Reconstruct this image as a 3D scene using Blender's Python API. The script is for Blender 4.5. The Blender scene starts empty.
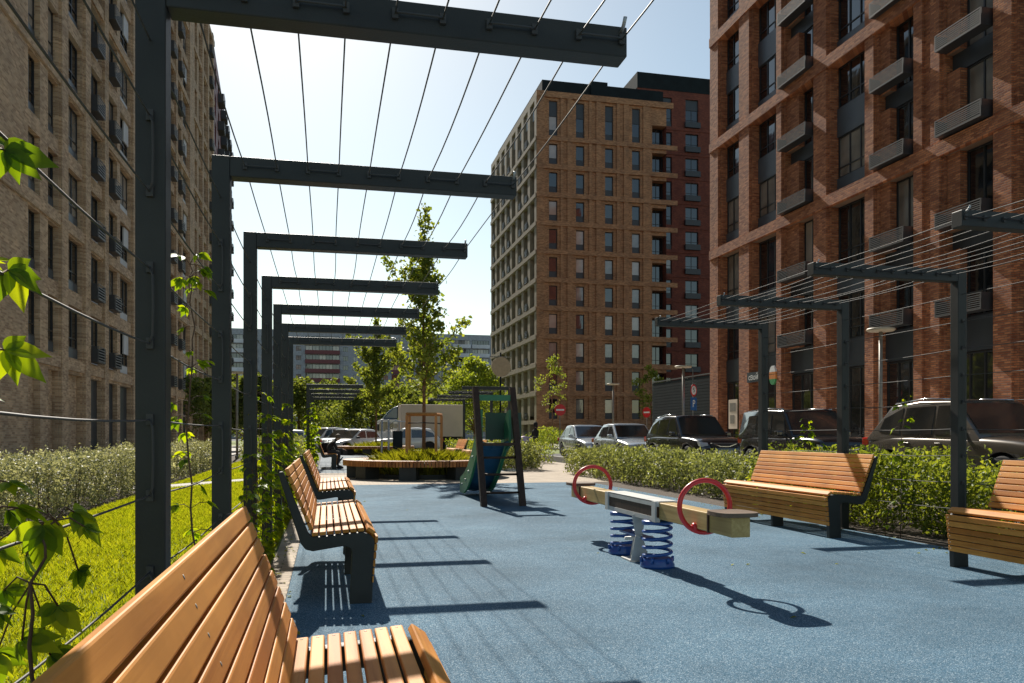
import bpy, bmesh, math, random
import numpy as np
from mathutils import Vector, Matrix, Euler
random.seed(7); RNG = np.random.default_rng(7)
R = math.radians
scene = bpy.context.scene
COL = scene.collection
H = 1.2                      # eye height, the unit the place was surveyed in
F_PX, VPX, HOR = 809.0, 327.0, 434.0
YAW = math.atan((512 - VPX) / F_PX); SN, CS = math.sin(YAW), math.cos(YAW)

# ------------------------------------------------------------------ materials
def new_mat(name):
    m = bpy.data.materials.new(name); m.use_nodes = True
    nt = m.node_tree; nt.nodes.clear()
    out = nt.nodes.new('ShaderNodeOutputMaterial')
    b = nt.nodes.new('ShaderNodeBsdfPrincipled')
    nt.links.new(b.outputs[0], out.inputs[0])
    return m, nt, b, out
def nd(nt, t, **kw):
    n = nt.nodes.new(t)
    for k, v in kw.items():
        if hasattr(n, k): setattr(n, k, v)
        else: n.inputs[k].default_value = v
    return n
def ramp(nt, stops):
    r = nt.nodes.new('ShaderNodeValToRGB'); e = r.color_ramp.elements
    while len(e) < len(stops): e.new(0.5)
    for i, (p, c) in enumerate(stops):
        e[i].position = p; e[i].color = (*c, 1)
    return r
def plain(name, col, rough=0.5, metal=0.0, var=0.12, scale=6.0, bump=0.0, bscale=60, coat=0.0, spec=0.5):
    m, nt, b, out = new_mat(name)
    tc = nd(nt, 'ShaderNodeTexCoord')
    n = nd(nt, 'ShaderNodeTexNoise'); n.inputs['Scale'].default_value = scale; n.inputs['Detail'].default_value = 6
    nt.links.new(tc.outputs['Object'], n.inputs['Vector'])
    lo = tuple(max(0, c * (1 - var)) for c in col); hi = tuple(min(1, c * (1 + var)) for c in col)
    r = ramp(nt, [(0.3, lo), (0.7, hi)])
    nt.links.new(n.outputs[0], r.inputs[0]); nt.links.new(r.outputs[0], b.inputs['Base Color'])
    rr = nd(nt, 'ShaderNodeMapRange'); rr.inputs[3].default_value = max(0.02, rough - .06); rr.inputs[4].default_value = min(1, rough + .08)
    nt.links.new(n.outputs[0], rr.inputs[0]); nt.links.new(rr.outputs[0], b.inputs['Roughness'])
    b.inputs['Metallic'].default_value = metal
    b.inputs['Coat Weight'].default_value = coat; b.inputs['Coat Roughness'].default_value = .04
    b.inputs['Specular IOR Level'].default_value = spec
    if bump:
        n2 = nd(nt, 'ShaderNodeTexNoise'); n2.inputs['Scale'].default_value = bscale; n2.inputs['Detail'].default_value = 4
        nt.links.new(tc.outputs['Object'], n2.inputs['Vector'])
        bp = nd(nt, 'ShaderNodeBump'); bp.inputs['Strength'].default_value = bump; bp.inputs['Distance'].default_value = .02
        nt.links.new(n2.outputs[0], bp.inputs['Height']); nt.links.new(bp.outputs[0], b.inputs['Normal'])
    return m
def brick(name, c1, c2, mortar, bump=0.6, relief=0.0, row=.085, width=.27, bdist=.03):
    m, nt, b, out = new_mat(name)
    tc = nd(nt, 'ShaderNodeTexCoord'); sp = nd(nt, 'ShaderNodeSeparateXYZ')
    nt.links.new(tc.outputs['Object'], sp.inputs[0])
    ad = nd(nt, 'ShaderNodeMath', operation='ADD'); nt.links.new(sp.outputs[0], ad.inputs[0]); nt.links.new(sp.outputs[1], ad.inputs[1])
    cb = nd(nt, 'ShaderNodeCombineXYZ'); nt.links.new(ad.outputs[0], cb.inputs[0]); nt.links.new(sp.outputs[2], cb.inputs[1])
    bt = nd(nt, 'ShaderNodeTexBrick')
    nt.links.new(cb.outputs[0], bt.inputs['Vector'])
    bt.inputs['Color1'].default_value = (*c1, 1); bt.inputs['Color2'].default_value = (*c2, 1); bt.inputs['Mortar'].default_value = (*mortar, 1)
    bt.inputs['Scale'].default_value = 1.0; bt.inputs['Mortar Size'].default_value = .008; bt.inputs['Mortar Smooth'].default_value = .2
    bt.inputs['Brick Width'].default_value = width; bt.inputs['Row Height'].default_value = row; bt.inputs['Bias'].default_value = 0.0
    ns = nd(nt, 'ShaderNodeTexNoise'); ns.inputs['Scale'].default_value = .9; ns.inputs['Detail'].default_value = 5
    nt.links.new(tc.outputs['Object'], ns.inputs['Vector'])
    r = ramp(nt, [(0.3, (.78, .78, .8)), (0.7, (1.15, 1.12, 1.08))])
    nt.links.new(ns.outputs[0], r.inputs[0])
    mx = nd(nt, 'ShaderNodeMix', data_type='RGBA', blend_type='MULTIPLY'); mx.inputs[0].default_value = 1
    nt.links.new(bt.outputs['Color'], mx.inputs[6]); nt.links.new(r.outputs[0], mx.inputs[7])
    nt.links.new(mx.outputs[2], b.inputs['Base Color'])
    b.inputs['Roughness'].default_value = .85; b.inputs['Specular IOR Level'].default_value = .25
    # height: bricks stand out of the mortar, each by its own amount
    bw = nd(nt, 'ShaderNodeTexBrick')
    nt.links.new(cb.outputs[0], bw.inputs['Vector'])
    bw.inputs['Color1'].default_value = (1, 1, 1, 1); bw.inputs['Color2'].default_value = (1 - relief,) * 3 + (1,); bw.inputs['Mortar'].default_value = (0, 0, 0, 1)
    for k in ('Scale', 'Mortar Size', 'Mortar Smooth', 'Brick Width', 'Row Height'): bw.inputs[k].default_value = bt.inputs[k].default_value
    bw.inputs['Mortar Size'].default_value = .014; bw.inputs['Mortar Smooth'].default_value = .6
    bp = nd(nt, 'ShaderNodeBump'); bp.inputs['Strength'].default_value = bump; bp.inputs['Distance'].default_value = bdist
    nt.links.new(bw.outputs['Color'], bp.inputs['Height']); nt.links.new(bp.outputs[0], b.inputs['Normal'])
    return m
def leafmat(name, dark, mid, light, trans=.45, rough=.45, tcol=None, spec=.2):
    m, nt, b, out = new_mat(name)
    g = nd(nt, 'ShaderNodeNewGeometry')
    r = ramp(nt, [(0.0, dark), (0.5, mid), (1.0, light)])
    tc = nd(nt, 'ShaderNodeTexCoord')
    n = nd(nt, 'ShaderNodeTexNoise'); n.inputs['Scale'].default_value = 1.4; n.inputs['Detail'].default_value = 3
    nt.links.new(tc.outputs['Object'], n.inputs['Vector'])
    a = nd(nt, 'ShaderNodeMath', operation='ADD'); nt.links.new(g.outputs['Random Per Island'], a.inputs[0]); nt.links.new(n.outputs[0], a.inputs[1])
    s = nd(nt, 'ShaderNodeMath', operation='MULTIPLY_ADD'); s.inputs[1].default_value = .75; s.inputs[2].default_value = -.22
    nt.links.new(a.outputs[0], s.inputs[0]); nt.links.new(s.outputs[0], r.inputs[0])
    nt.links.new(r.outputs[0], b.inputs['Base Color'])
    b.inputs['Roughness'].default_value = rough; b.inputs['Specular IOR Level'].default_value = spec
    t = nd(nt, 'ShaderNodeBsdfTranslucent')
    mx = nd(nt, 'ShaderNodeMix', data_type='RGBA', blend_type='MULTIPLY'); mx.inputs[0].default_value = 1
    mx.inputs[7].default_value = (*(tcol or (2.6, 2.3, .7)), 1)
    nt.links.new(r.outputs[0], mx.inputs[6]); nt.links.new(mx.outputs[2], t.inputs['Color'])
    ms = nd(nt, 'ShaderNodeMixShader'); ms.inputs[0].default_value = trans
    nt.links.new(b.outputs[0], ms.inputs[1]); nt.links.new(t.outputs[0], ms.inputs[2]); nt.links.new(ms.outputs[0], out.inputs[0])
    return m
def woodmat(name, c1, c2, axis=1, rough=.45, island=True):
    m, nt, b, out = new_mat(name)
    tc = nd(nt, 'ShaderNodeTexCoord'); mp = nd(nt, 'ShaderNodeMapping')
    sc = [38, 38, 38]; sc[axis] = 1.6; mp.inputs['Scale'].default_value = sc
    nt.links.new(tc.outputs['Object'], mp.inputs[0])
    n = nd(nt, 'ShaderNodeTexNoise'); n.inputs['Scale'].default_value = 1.0; n.inputs['Detail'].default_value = 8; n.inputs['Distortion'].default_value = .6
    nt.links.new(mp.outputs[0], n.inputs['Vector'])
    g = nd(nt, 'ShaderNodeNewGeometry')
    s = nd(nt, 'ShaderNodeMath', operation='MULTIPLY_ADD'); s.inputs[1].default_value = .55 if island else 0; s.inputs[2].default_value = -.27 if island else 0
    nt.links.new(g.outputs['Random Per Island'], s.inputs[0])
    a = nd(nt, 'ShaderNodeMath', operation='ADD'); nt.links.new(n.outputs[0], a.inputs[0]); nt.links.new(s.outputs[0], a.inputs[1])
    n3 = nd(nt, 'ShaderNodeTexNoise'); n3.inputs['Scale'].default_value = 3.0; n3.inputs['Detail'].default_value = 4
    nt.links.new(tc.outputs['Object'], n3.inputs['Vector'])
    r = ramp(nt, [(0.25, c1), (0.72, c2)]); nt.links.new(a.outputs[0], r.inputs[0])
    r3 = ramp(nt, [(0.3, (.8, .78, .76)), (0.62, (1.05, 1.05, 1.05))]); nt.links.new(n3.outputs[0], r3.inputs[0])
    mx = nd(nt, 'ShaderNodeMix', data_type='RGBA', blend_type='MULTIPLY'); mx.inputs[0].default_value = 1
    nt.links.new(r.outputs[0], mx.inputs[6]); nt.links.new(r3.outputs[0], mx.inputs[7])
    nt.links.new(mx.outputs[2], b.inputs['Base Color'])
    b.inputs['Roughness'].default_value = rough; b.inputs['Specular IOR Level'].default_value = .25
    bp = nd(nt, 'ShaderNodeBump'); bp.inputs['Strength'].default_value = .18; bp.inputs['Distance'].default_value = .004
    nt.links.new(n.outputs[0], bp.inputs['Height']); nt.links.new(bp.outputs[0], b.inputs['Normal'])
    return m
def rubber(name, cols, stain=.25):
    m, nt, b, out = new_mat(name)
    tc = nd(nt, 'ShaderNodeTexCoord')
    v = nd(nt, 'ShaderNodeTexVoronoi'); v.inputs['Scale'].default_value = 230
    nt.links.new(tc.outputs['Object'], v.inputs['Vector'])
    sep = nd(nt, 'ShaderNodeSeparateColor'); nt.links.new(v.outputs['Color'], sep.inputs[0])
    r = ramp(nt, [(0.0, cols[0]), (0.35, cols[1]), (0.75, cols[2]), (1.0, cols[3])]); nt.links.new(sep.outputs[0], r.inputs[0])
    n = nd(nt, 'ShaderNodeTexNoise'); n.inputs['Scale'].default_value = .55; n.inputs['Detail'].default_value = 9; n.inputs['Roughness'].default_value = .65
    nt.links.new(tc.outputs['Object'], n.inputs['Vector'])
    r2 = ramp(nt, [(0.3, (1 - stain,) * 3), (0.55, (1, 1, 1)), (0.75, (1 + stain, 1 + stain * .95, 1 + stain * .8))]); nt.links.new(n.outputs[0], r2.inputs[0])
    mx = nd(nt, 'ShaderNodeMix', data_type='RGBA', blend_type='MULTIPLY'); mx.inputs[0].default_value = 1
    nt.links.new(r.outputs[0], mx.inputs[6]); nt.links.new(r2.outputs[0], mx.inputs[7])
    nt.links.new(mx.outputs[2], b.inputs['Base Color'])
    b.inputs['Roughness'].default_value = .85; b.inputs['Specular IOR Level'].default_value = .12
    bp = nd(nt, 'ShaderNodeBump'); bp.inputs['Strength'].default_value = .5; bp.inputs['Distance'].default_value = .006
    nt.links.new(sep.outputs[1], bp.inputs['Height']); nt.links.new(bp.outputs[0], b.inputs['Normal'])
    return m
def paver(name, c1, c2, mortar, w=.2, h=.1):
    m, nt, b, out = new_mat(name)
    tc = nd(nt, 'ShaderNodeTexCoord'); bt = nd(nt, 'ShaderNodeTexBrick')
    nt.links.new(tc.outputs['Object'], bt.inputs['Vector'])
    bt.inputs['Color1'].default_value = (*c1, 1); bt.inputs['Color2'].default_value = (*c2, 1); bt.inputs['Mortar'].default_value = (*mortar, 1)
    bt.inputs['Scale'].default_value = 1; bt.inputs['Brick Width'].default_value = w; bt.inputs['Row Height'].default_value = h; bt.inputs['Mortar Size'].default_value = .006
    n = nd(nt, 'ShaderNodeTexNoise'); n.inputs['Scale'].default_value = 2; n.inputs['Detail'].default_value = 7
    nt.links.new(tc.outputs['Object'], n.inputs['Vector'])
    r = ramp(nt, [(0.3, (.75, .75, .75)), (0.7, (1.15, 1.15, 1.15))]); nt.links.new(n.outputs[0], r.inputs[0])
    mx = nd(nt, 'ShaderNodeMix', data_type='RGBA', blend_type='MULTIPLY'); mx.inputs[0].default_value = 1
    nt.links.new(bt.outputs[0], mx.inputs[6]); nt.links.new(r.outputs[0], mx.inputs[7]); nt.links.new(mx.outputs[2], b.inputs['Base Color'])
    b.inputs['Roughness'].default_value = .85
    return m
def glassmat(name, col, rough=.04, var=.35):
    m, nt, b, out = new_mat(name)
    tc = nd(nt, 'ShaderNodeTexCoord'); n = nd(nt, 'ShaderNodeTexNoise'); n.inputs['Scale'].default_value = .7
    oi = nd(nt, 'ShaderNodeObjectInfo')
    nt.links.new(tc.outputs['Object'], n.inputs['Vector'])
    r = ramp(nt, [(0.3, tuple(c * (1 - var) for c in col)), (0.7, tuple(c * (1 + var) for c in col))])
    nt.links.new(n.outputs[0], r.inputs[0]); nt.links.new(r.outputs[0], b.inputs['Base Color'])
    b.inputs['Roughness'].default_value = rough; b.inputs['Specular IOR Level'].default_value = .9
    b.inputs['IOR'].default_value = 1.6
    n2 = nd(nt, 'ShaderNodeTexNoise'); n2.inputs['Scale'].default_value = 1.3
    nt.links.new(tc.outputs['Object'], n2.inputs['Vector'])
    bp = nd(nt, 'ShaderNodeBump'); bp.inputs['Strength'].default_value = .06; bp.inputs['Distance'].default_value = .05
    nt.links.new(n2.outputs[0], bp.inputs['Height']); nt.links.new(bp.outputs[0], b.inputs['Normal'])
    return m

M = {}
M['steel'] = plain('painted_steel', (.030, .031, .029), .5, .0, .22, 4, .06, 90, spec=.35)
M['cable'] = plain('wire_rope', (.055, .052, .05), .6, .1)
M['wood'] = woodmat('bench_wood', (.44, .150, .022), (.68, .29, .058), 1, .6)
M['woodx'] = woodmat('bench_wood_cross', (.24, .10, .040), (.42, .19, .075), 0)
M['ringwood'] = woodmat('ring_wood', (.24, .085, .025), (.44, .17, .05), 2)
M['beamwood'] = woodmat('rocker_beam_wood', (.36, .24, .09), (.52, .38, .16), 1, .5, False)
M['greywood'] = woodmat('weathered_wood', (.22, .19, .16), (.38, .34, .29), 1, .7, False)
M['seatwood'] = woodmat('rocker_seat_wood', (.10, .065, .045), (.20, .14, .10), 0, .6, False)
M['darkwood'] = woodmat('dark_stained_wood', (.030, .016, .010), (.07, .038, .024), 2, .5, False)
M['guardwood'] = woodmat('guard_wood', (.35, .15, .05), (.52, .25, .09), 2, .6)
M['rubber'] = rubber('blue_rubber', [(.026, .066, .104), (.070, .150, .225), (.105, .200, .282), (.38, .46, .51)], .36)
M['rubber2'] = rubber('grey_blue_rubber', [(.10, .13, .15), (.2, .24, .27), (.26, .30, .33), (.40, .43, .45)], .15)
M['tanpaver'] = paver('tan_paver', (.44, .36, .27), (.36, .29, .22), (.18, .15, .12))
M['greypaver'] = paver('grey_paver', (.42, .39, .35), (.35, .33, .30), (.2, .19, .18), .4, .2)
M['concrete'] = plain('concrete', (.42, .40, .37), .85, 0, .2, 5, .3, 80)
M['asphalt'] = plain('asphalt', (.055, .055, .058), .9, 0, .25, 3, .4, 150)
M['soil'] = plain('soil', (.075, .055, .040), .95, 0, .5, 12, .9, 40)
M['lawnbase'] = plain('lawn_base', (.13, .17, .02), .9, 0, .4, 5, .8, 60)
M['white'] = plain('white_paint', (.78, .78, .76), .5)
M['grass'] = leafmat('grass_blade', (.12, .17, .014), (.20, .245, .02), (.29, .31, .035), .5, .7, (2.4, 2.1, .5), .1)
M['hedge'] = leafmat('hedge_leaf', (.06, .075, .028), (.155, .175, .075), (.32, .34, .17), .38, .5, (2.0, 1.9, .8))
M['palehedge'] = leafmat('pale_hedge_leaf', (.08, .095, .045), (.23, .235, .14), (.50, .50, .36), .32, .5, (1.7, 1.6, .9))
M['bush'] = leafmat('bush_leaf', (.05, .08, .016), (.125, .17, .034), (.25, .29, .06), .45, .5, (2.3, 2.0, .6))
M['vine'] = leafmat('creeper_leaf', (.05, .10, .014), (.11, .19, .018), (.23, .28, .022), .6, .42, (3.2, 2.6, .3))
M['maple'] = leafmat('maple_leaf', (.06, .09, .02), (.13, .18, .04), (.23, .26, .07), .5, .5, (2.4, 2.1, .7))
M['treefar'] = leafmat('far_tree_leaf', (.05, .075, .022), (.11, .145, .045), (.19, .22, .07), .45, .6, (2.2, 2.0, .7))
M['treelight'] = leafmat('light_tree_leaf', (.11, .16, .03), (.19, .25, .045), (.28, .32, .07), .45, .6, (2.1, 1.9, .6))
M['ornament'] = leafmat('ornamental_grass_blade', (.10, .12, .015), (.19, .20, .02), (.30, .28, .04), .45, .5, (1.9, 1.8, .5))
M['bark'] = plain('bark', (.17, .09, .05), .9, 0, .35, 18, .6, 60)
M['stem'] = plain('vine_stem', (.10, .055, .03), .8, 0, .3, 20)
M['brickR'] = brick('red_brick', (.60, .24, .11), (.27, .085, .042), (.26, .17, .12), 1.0, .7, bdist=.09)
M['brickM'] = brick('tan_brick', (.55, .30, .155), (.29, .145, .072), (.32, .22, .14), .7, .6)
M['brickW'] = brick('dark_red_brick', (.24, .075, .048), (.14, .045, .034), (.12, .06, .045), .4, .4)
M['brickL'] = brick('beige_brick', (.66, .48, .31), (.36, .23, .14), (.52, .42, .31), .6, .5)
M['beigeframe'] = plain('beige_facade', (.32, .26, .185), .85, 0, .15, 2)
M['redpanel'] = plain('maroon_panel', (.17, .05, .05), .6)
M['navy'] = plain('anthracite_panel', (.035, .042, .050), .45, 0, .15, 1.5)
M['bluegrey'] = plain('blue_grey_panel', (.065, .080, .095), .4, 0, .15, 1.2)
M['frame'] = plain('window_frame', (.022, .024, .027), .4)
M['louvre'] = plain('louvre_metal', (.10, .098, .095), .55, .0)
M['basket'] = plain('basket_steel', (.045, .047, .052), .45, .2)
M['glassD'] = glassmat('dark_glass', (.008, .009, .011))
M['glassC'] = glassmat('curtained_glass', (.20, .18, .155), .06, .45)
M['glassB'] = glassmat('blind_and_reflection_glass', (.36, .31, .26), .08, .2)  # blinds; on the tower front also a tan reflection put into the colour
M['shop'] = glassmat('shop_glass', (.022, .022, .022))
M['paneljoint'] = None
M['panelblock'] = paver('panel_block', (.58, .60, .62), (.50, .52, .55), (.36, .38, .40), 3.2, 2.8)  # pale grey, with the aerial haze over the far block put into the colour
M['panelpale'] = plain('pale_panel', (.62, .63, .64), .9, 0, .15, .3)
M['blackpaint'] = plain('black_car_paint', (.012, .012, .014), .22, .1, .05, 2, coat=1)
M['brownpaint'] = plain('grey_brown_car_paint', (.105, .088, .070), .25, .45, .06, 2, coat=1)
M['silverpaint'] = plain('silver_car_paint', (.45, .48, .50), .25, .45, .05, 2, coat=1)
M['whitepaint'] = plain('white_car_paint', (.72, .71, .68), .28, 0, .05, 2, coat=1)
M['carglass'] = glassmat('car_glass', (.030, .029, .026), .06, .5)
M['tyre'] = plain('tyre_rubber', (.018, .018, .019), .85)
M['rim'] = plain('alloy_rim', (.38, .38, .39), .3, .8)
M['blackplastic'] = plain('black_plastic', (.018, .018, .02), .55)
M['chrome'] = plain('chrome', (.62, .62, .63), .12, 1.0, .03)
M['lampglass'] = glassmat('headlamp_glass', (.42, .45, .48), .05, .3)
M['redlens'] = glassmat('red_lens', (.42, .015, .012), .08, .15)
M['red'] = plain('red_paint', (.62, .018, .024), .35, 0, .08, 5, coat=.3)
M['redsign'] = plain('red_sign', (.58, .02, .025), .45)
M['bluesign'] = plain('blue_sign', (.03, .12, .34), .45)
M['springblue'] = plain('blue_spring_paint', (.012, .075, .30), .35, 0, .1, 5, coat=.3)
M['galv'] = plain('galvanised_steel', (.40, .41, .42), .4, .6, .2, 8)
M['greyplate'] = plain('grey_plate', (.52, .52, .50), .5, .1)
M['slideblue'] = plain('blue_plastic', (.018, .085, .17), .4)
M['slidegreen'] = plain('green_plastic', (.03, .17, .075), .45)
M['slidedkgreen'] = plain('dark_green_plastic', (.012, .055, .032), .45)
M['pole'] = plain('lamp_pole', (.24, .22, .19), .5, .3)
M['lamphead'] = plain('lamp_head', (.46, .38, .27), .5)
M['fence'] = plain('fence_steel', (.010, .016, .018), .75, 0, .3, 1.0, spec=.2)
M['tandisc'] = plain('tan_disc', (.42, .32, .22), .7)
M['truckbox'] = plain('truck_box', (.66, .56, .45), .6, 0, .08, 1)
M['truckblue'] = plain('truck_cab_paint', (.025, .07, .13), .3, .1, .05, 2, coat=.8)
M['cloth'] = plain('black_cloth', (.016, .015, .017), .9, 0, .3, 8, .4, 30)
M['clothgrey'] = plain('dark_trousers', (.03, .03, .034), .9)
M['skin'] = plain('skin', (.50, .30, .21), .5)
M['hair'] = plain('hair', (.12, .08, .055), .7, 0, .4, 40)
M['pink'] = plain('pink_cloth', (.62, .48, .58), .8)
M['pigeon'] = plain('pigeon_feathers', (.05, .055, .065), .7, 0, .4, 20)
M['yellow'] = plain('yellow_paint', (.60, .42, .02), .5)
M['orange'] = plain('orange_paint', (.62, .22, .05), .5)
M['green'] = plain('green_sign', (.05, .28, .10), .5)
M['black'] = plain('sign_black', (.015, .015, .015), .6)

# ------------------------------------------------------------------ mesh helpers
class MB:
    def __init__(s): s.v = []; s.f = []; s.m = []; s.sm = []
    def add(s, vs, fs, mi=0, sm=False, M4=None):
        b = len(s.v)
        if M4 is not None: vs = [tuple(M4 @ Vector(v)) for v in vs]
        s.v += [tuple(v) for v in vs]
        for f in fs: s.f.append([b + i for i in f]); s.m.append(mi); s.sm.append(sm)
    def box(s, x0, x1, y0, y1, z0, z1, mi=0, M4=None, c=0.0):
        if c > 0:
            bm = bmesh.new(); bmesh.ops.create_cube(bm, size=1)
            for v in bm.verts: v.co = Vector(((x0 + x1) / 2 + v.co.x * (x1 - x0), (y0 + y1) / 2 + v.co.y * (y1 - y0), (z0 + z1) / 2 + v.co.z * (z1 - z0)))
            bmesh.ops.bevel(bm, geom=bm.edges[:], offset=c, segments=2, affect='EDGES', profile=.5)
            bm.verts.index_update()
            s.add([v.co[:] for v in bm.verts], [[v.index for v in f.verts] for f in bm.faces], mi, False, M4); bm.free(); return
        vs = [(x0, y0, z0), (x1, y0, z0), (x1, y1, z0), (x0, y1, z0), (x0, y0, z1), (x1, y0, z1), (x1, y1, z1), (x0, y1, z1)]
        s.add(vs, [(0, 3, 2, 1), (4, 5, 6, 7), (0, 1, 5, 4), (1, 2, 6, 5), (2, 3, 7, 6), (3, 0, 4, 7)], mi, False, M4)
    def prism(s, poly, lo, hi, axis='y', mi=0, M4=None):
        # poly in the two other axes: 'y' -> (x,z), 'x' -> (y,z), 'z' -> (x,y)
        n = len(poly)
        def P(p, t): return (p[0], t, p[1]) if axis == 'y' else ((t, p[0], p[1]) if axis == 'x' else (p[0], p[1], t))
        vs = [P(p, lo) for p in poly] + [P(p, hi) for p in poly]
        fs = [list(range(n))[::-1], list(range(n, 2 * n))] + [[i, (i + 1) % n, n + (i + 1) % n, n + i] for i in range(n)]
        s.add(vs, fs, mi, False, M4)
    def tube(s, pts, r, n=6, mi=0, cap=True, M4=None, sm=True, close=False):
        pts = [Vector(p) for p in pts]; k = len(pts)
        rs = r if isinstance(r, (list, tuple)) else [r] * k
        vs = []; up = None
        for i, p in enumerate(pts):
            if close: t = pts[(i + 1) % k] - pts[i - 1]
            else: t = pts[min(i + 1, k - 1)] - pts[max(i - 1, 0)]
            t = t.normalized() if t.length > 1e-9 else Vector((0, 0, 1))
            if up is None: up = Vector((0, 0, 1)) if abs(t.z) < .9 else Vector((1, 0, 0))
            a = t.cross(up)
            a = a.normalized() if a.length > 1e-6 else t.orthogonal().normalized()
            b = a.cross(t).normalized(); up = b
            for j in range(n):
                th = 2 * math.pi * j / n
                vs.append(tuple(p + (a * math.cos(th) + b * math.sin(th)) * rs[i]))
        fs = []
        for i in range(k if close else k - 1):
            i2 = (i + 1) % k
            for j in range(n):
                j2 = (j + 1) % n
                fs.append((i * n + j, i * n + j2, i2 * n + j2, i2 * n + j))
        if cap and not close: fs += [tuple(range(n))[::-1], tuple((k - 1) * n + j for j in range(n))]
        s.add(vs, fs, mi, sm, M4)
    def lathe(s, prof, n=24, mi=0, M4=None, sm=True, axis='z', close=False):
        vs = []
        for r, z in prof:
            for j in range(n):
                th = 2 * math.pi * j / n
                x, y = r * math.cos(th), r * math.sin(th)
                vs.append((x, y, z) if axis == 'z' else ((x, z, y) if axis == 'y' else (z, x, y)))
        fs = []
        k = len(prof)
        for i in range(k if close else k - 1):
            i2 = (i + 1) % k
            for j in range(n):
                j2 = (j + 1) % n
                fs.append((i * n + j, i * n + j2, i2 * n + j2, i2 * n + j))
        if not close: fs += [tuple(range(n))[::-1], tuple((k - 1) * n + j for j in range(n))]
        s.add(vs, fs, mi, sm, M4)
    def mesh(s, name, mats):
        me = bpy.data.meshes.new(name); me.from_pydata(s.v, [], s.f)
        for m in (mats if isinstance(mats, (list, tuple)) else [mats]): me.materials.append(M[m] if isinstance(m, str) else m)
        me.polygons.foreach_set('material_index', s.m); me.polygons.foreach_set('use_smooth', s.sm)
        bm = bmesh.new(); bm.from_mesh(me); bmesh.ops.recalc_face_normals(bm, faces=bm.faces); bm.to_mesh(me); bm.free()
        me.update(); return me
    def build(s, name, mats, parent=None, loc=(0, 0, 0), rot=(0, 0, 0)):
        return link(name, s.mesh(name, mats), parent, loc, rot)
def link(name, me, parent=None, loc=(0, 0, 0), rot=(0, 0, 0)):
    o = bpy.data.objects.new(name, me); COL.objects.link(o)
    o.location = loc; o.rotation_euler = rot
    if parent is not None: o.parent = parent
    return o
def tag(o, label=None, cat=None, group=None, kind=None):
    for k, v in (('label', label), ('category', cat), ('group', group), ('kind', kind)):
        if v: o[k] = v
    return o
def thing(name, label, cat, loc=(0, 0, 0), rz=0.0, group=None):
    o = bpy.data.objects.new(name, None); COL.objects.link(o); o.empty_display_size = .2
    o.location = loc; o.rotation_euler = (0, 0, rz)
    return tag(o, label, cat, group)
def kids(o): return [c for c in COL.objects if c.parent == o]
CH = {}
def copy_tree(o, parent=None, cache=None):
    c = o.copy(); COL.objects.link(c); c.parent = parent
    for ch in list(o.children): copy_tree(ch, c)
    return c
def npmesh(name, V, Fv, mat, smooth=False):
    """V (n,3), Fv (m,k) of constant k"""
    me = bpy.data.meshes.new(name); V = np.asarray(V, np.float32); Fv = np.asarray(Fv, np.int32)
    m, k = Fv.shape
    me.vertices.add(len(V)); me.vertices.foreach_set('co', V.ravel())
    me.loops.add(m * k); me.loops.foreach_set('vertex_index', Fv.ravel())
    me.polygons.add(m); me.polygons.foreach_set('loop_start', np.arange(0, m * k, k, dtype=np.int32))
    try: me.polygons.foreach_set('loop_total', np.full(m, k, np.int32))
    except Exception: pass
    me.materials.append(M[mat] if isinstance(mat, str) else mat)
    me.update(calc_edges=True); me.validate()
    return me
def rand_dirs(n, up=0.0):
    d = RNG.normal(size=(n, 3)); d[:, 2] += up
    return d / np.linalg.norm(d, axis=1, keepdims=True)
def leaf_mesh(name, C, L, mat, up=.6, wid=.5, dirs=None):
    """one bent leaf (two quads folded on the midrib) per centre; L lengths"""
    n = len(C); C = np.asarray(C); L = np.broadcast_to(np.asarray(L, float), (n,))[:, None]
    nrm = rand_dirs(n, up); a = dirs if dirs is not None else rand_dirs(n)
    a = a - nrm * np.sum(a * nrm, axis=1, keepdims=True); a /= np.linalg.norm(a, axis=1, keepdims=True) + 1e-9
    b = np.cross(nrm, a)
    w = L * wid
    p0 = C - a * L * .5; p1 = C - a * L * .08 + b * w * .5 + nrm * w * .18; p2 = C + a * L * .5 - nrm * L * .12; p3 = C - a * L * .08 - b * w * .5 + nrm * w * .18
    V = np.stack([p0, p1, p2, p3], 1).reshape(-1, 3)
    i = np.arange(n)[:, None] * 4
    Fv = np.concatenate([i + np.array([[0, 1, 2]]), i + np.array([[0, 2, 3]])], 1).reshape(-1, 3)
    return npmesh(name, V, Fv, mat)
def leaves_in_box(n, x0, x1, y0, y1, z0, z1, skin=.14, wob=.12, seed=0):
    """leaf centres over and in a clipped, uneven hedge"""
    rng = np.random.default_rng(seed)
    P = np.empty((0, 3))
    while len(P) < n:
        Q = rng.random((n * 2, 3)) * [x1 - x0 + .3, y1 - y0 + .3, z1 - z0 + .35] + [x0 - .15, y0 - .15, z0]
        f = np.sin(Q[:, 1] * 3.1 + seed) * .35 + np.sin(Q[:, 1] * 7.7 + Q[:, 0] * 2.9) * .35 + np.sin(Q[:, 1] * 17.3 + Q[:, 2] * 11) * .3 + np.sin(Q[:, 2] * 7 + Q[:, 1] * 5) * .3
        g = f * wob
        d = np.minimum.reduce([Q[:, 0] - x0 + g, x1 - Q[:, 0] + g, Q[:, 1] - y0 + g, y1 - Q[:, 1] + g, z1 - Q[:, 2] + g + rng.normal(size=len(Q)) * .03])
        keep = (d > 0) & ((d < skin) | (rng.random(len(Q)) < .18))
        P = np.concatenate([P, Q[keep]])
    return P[:n]
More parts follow.
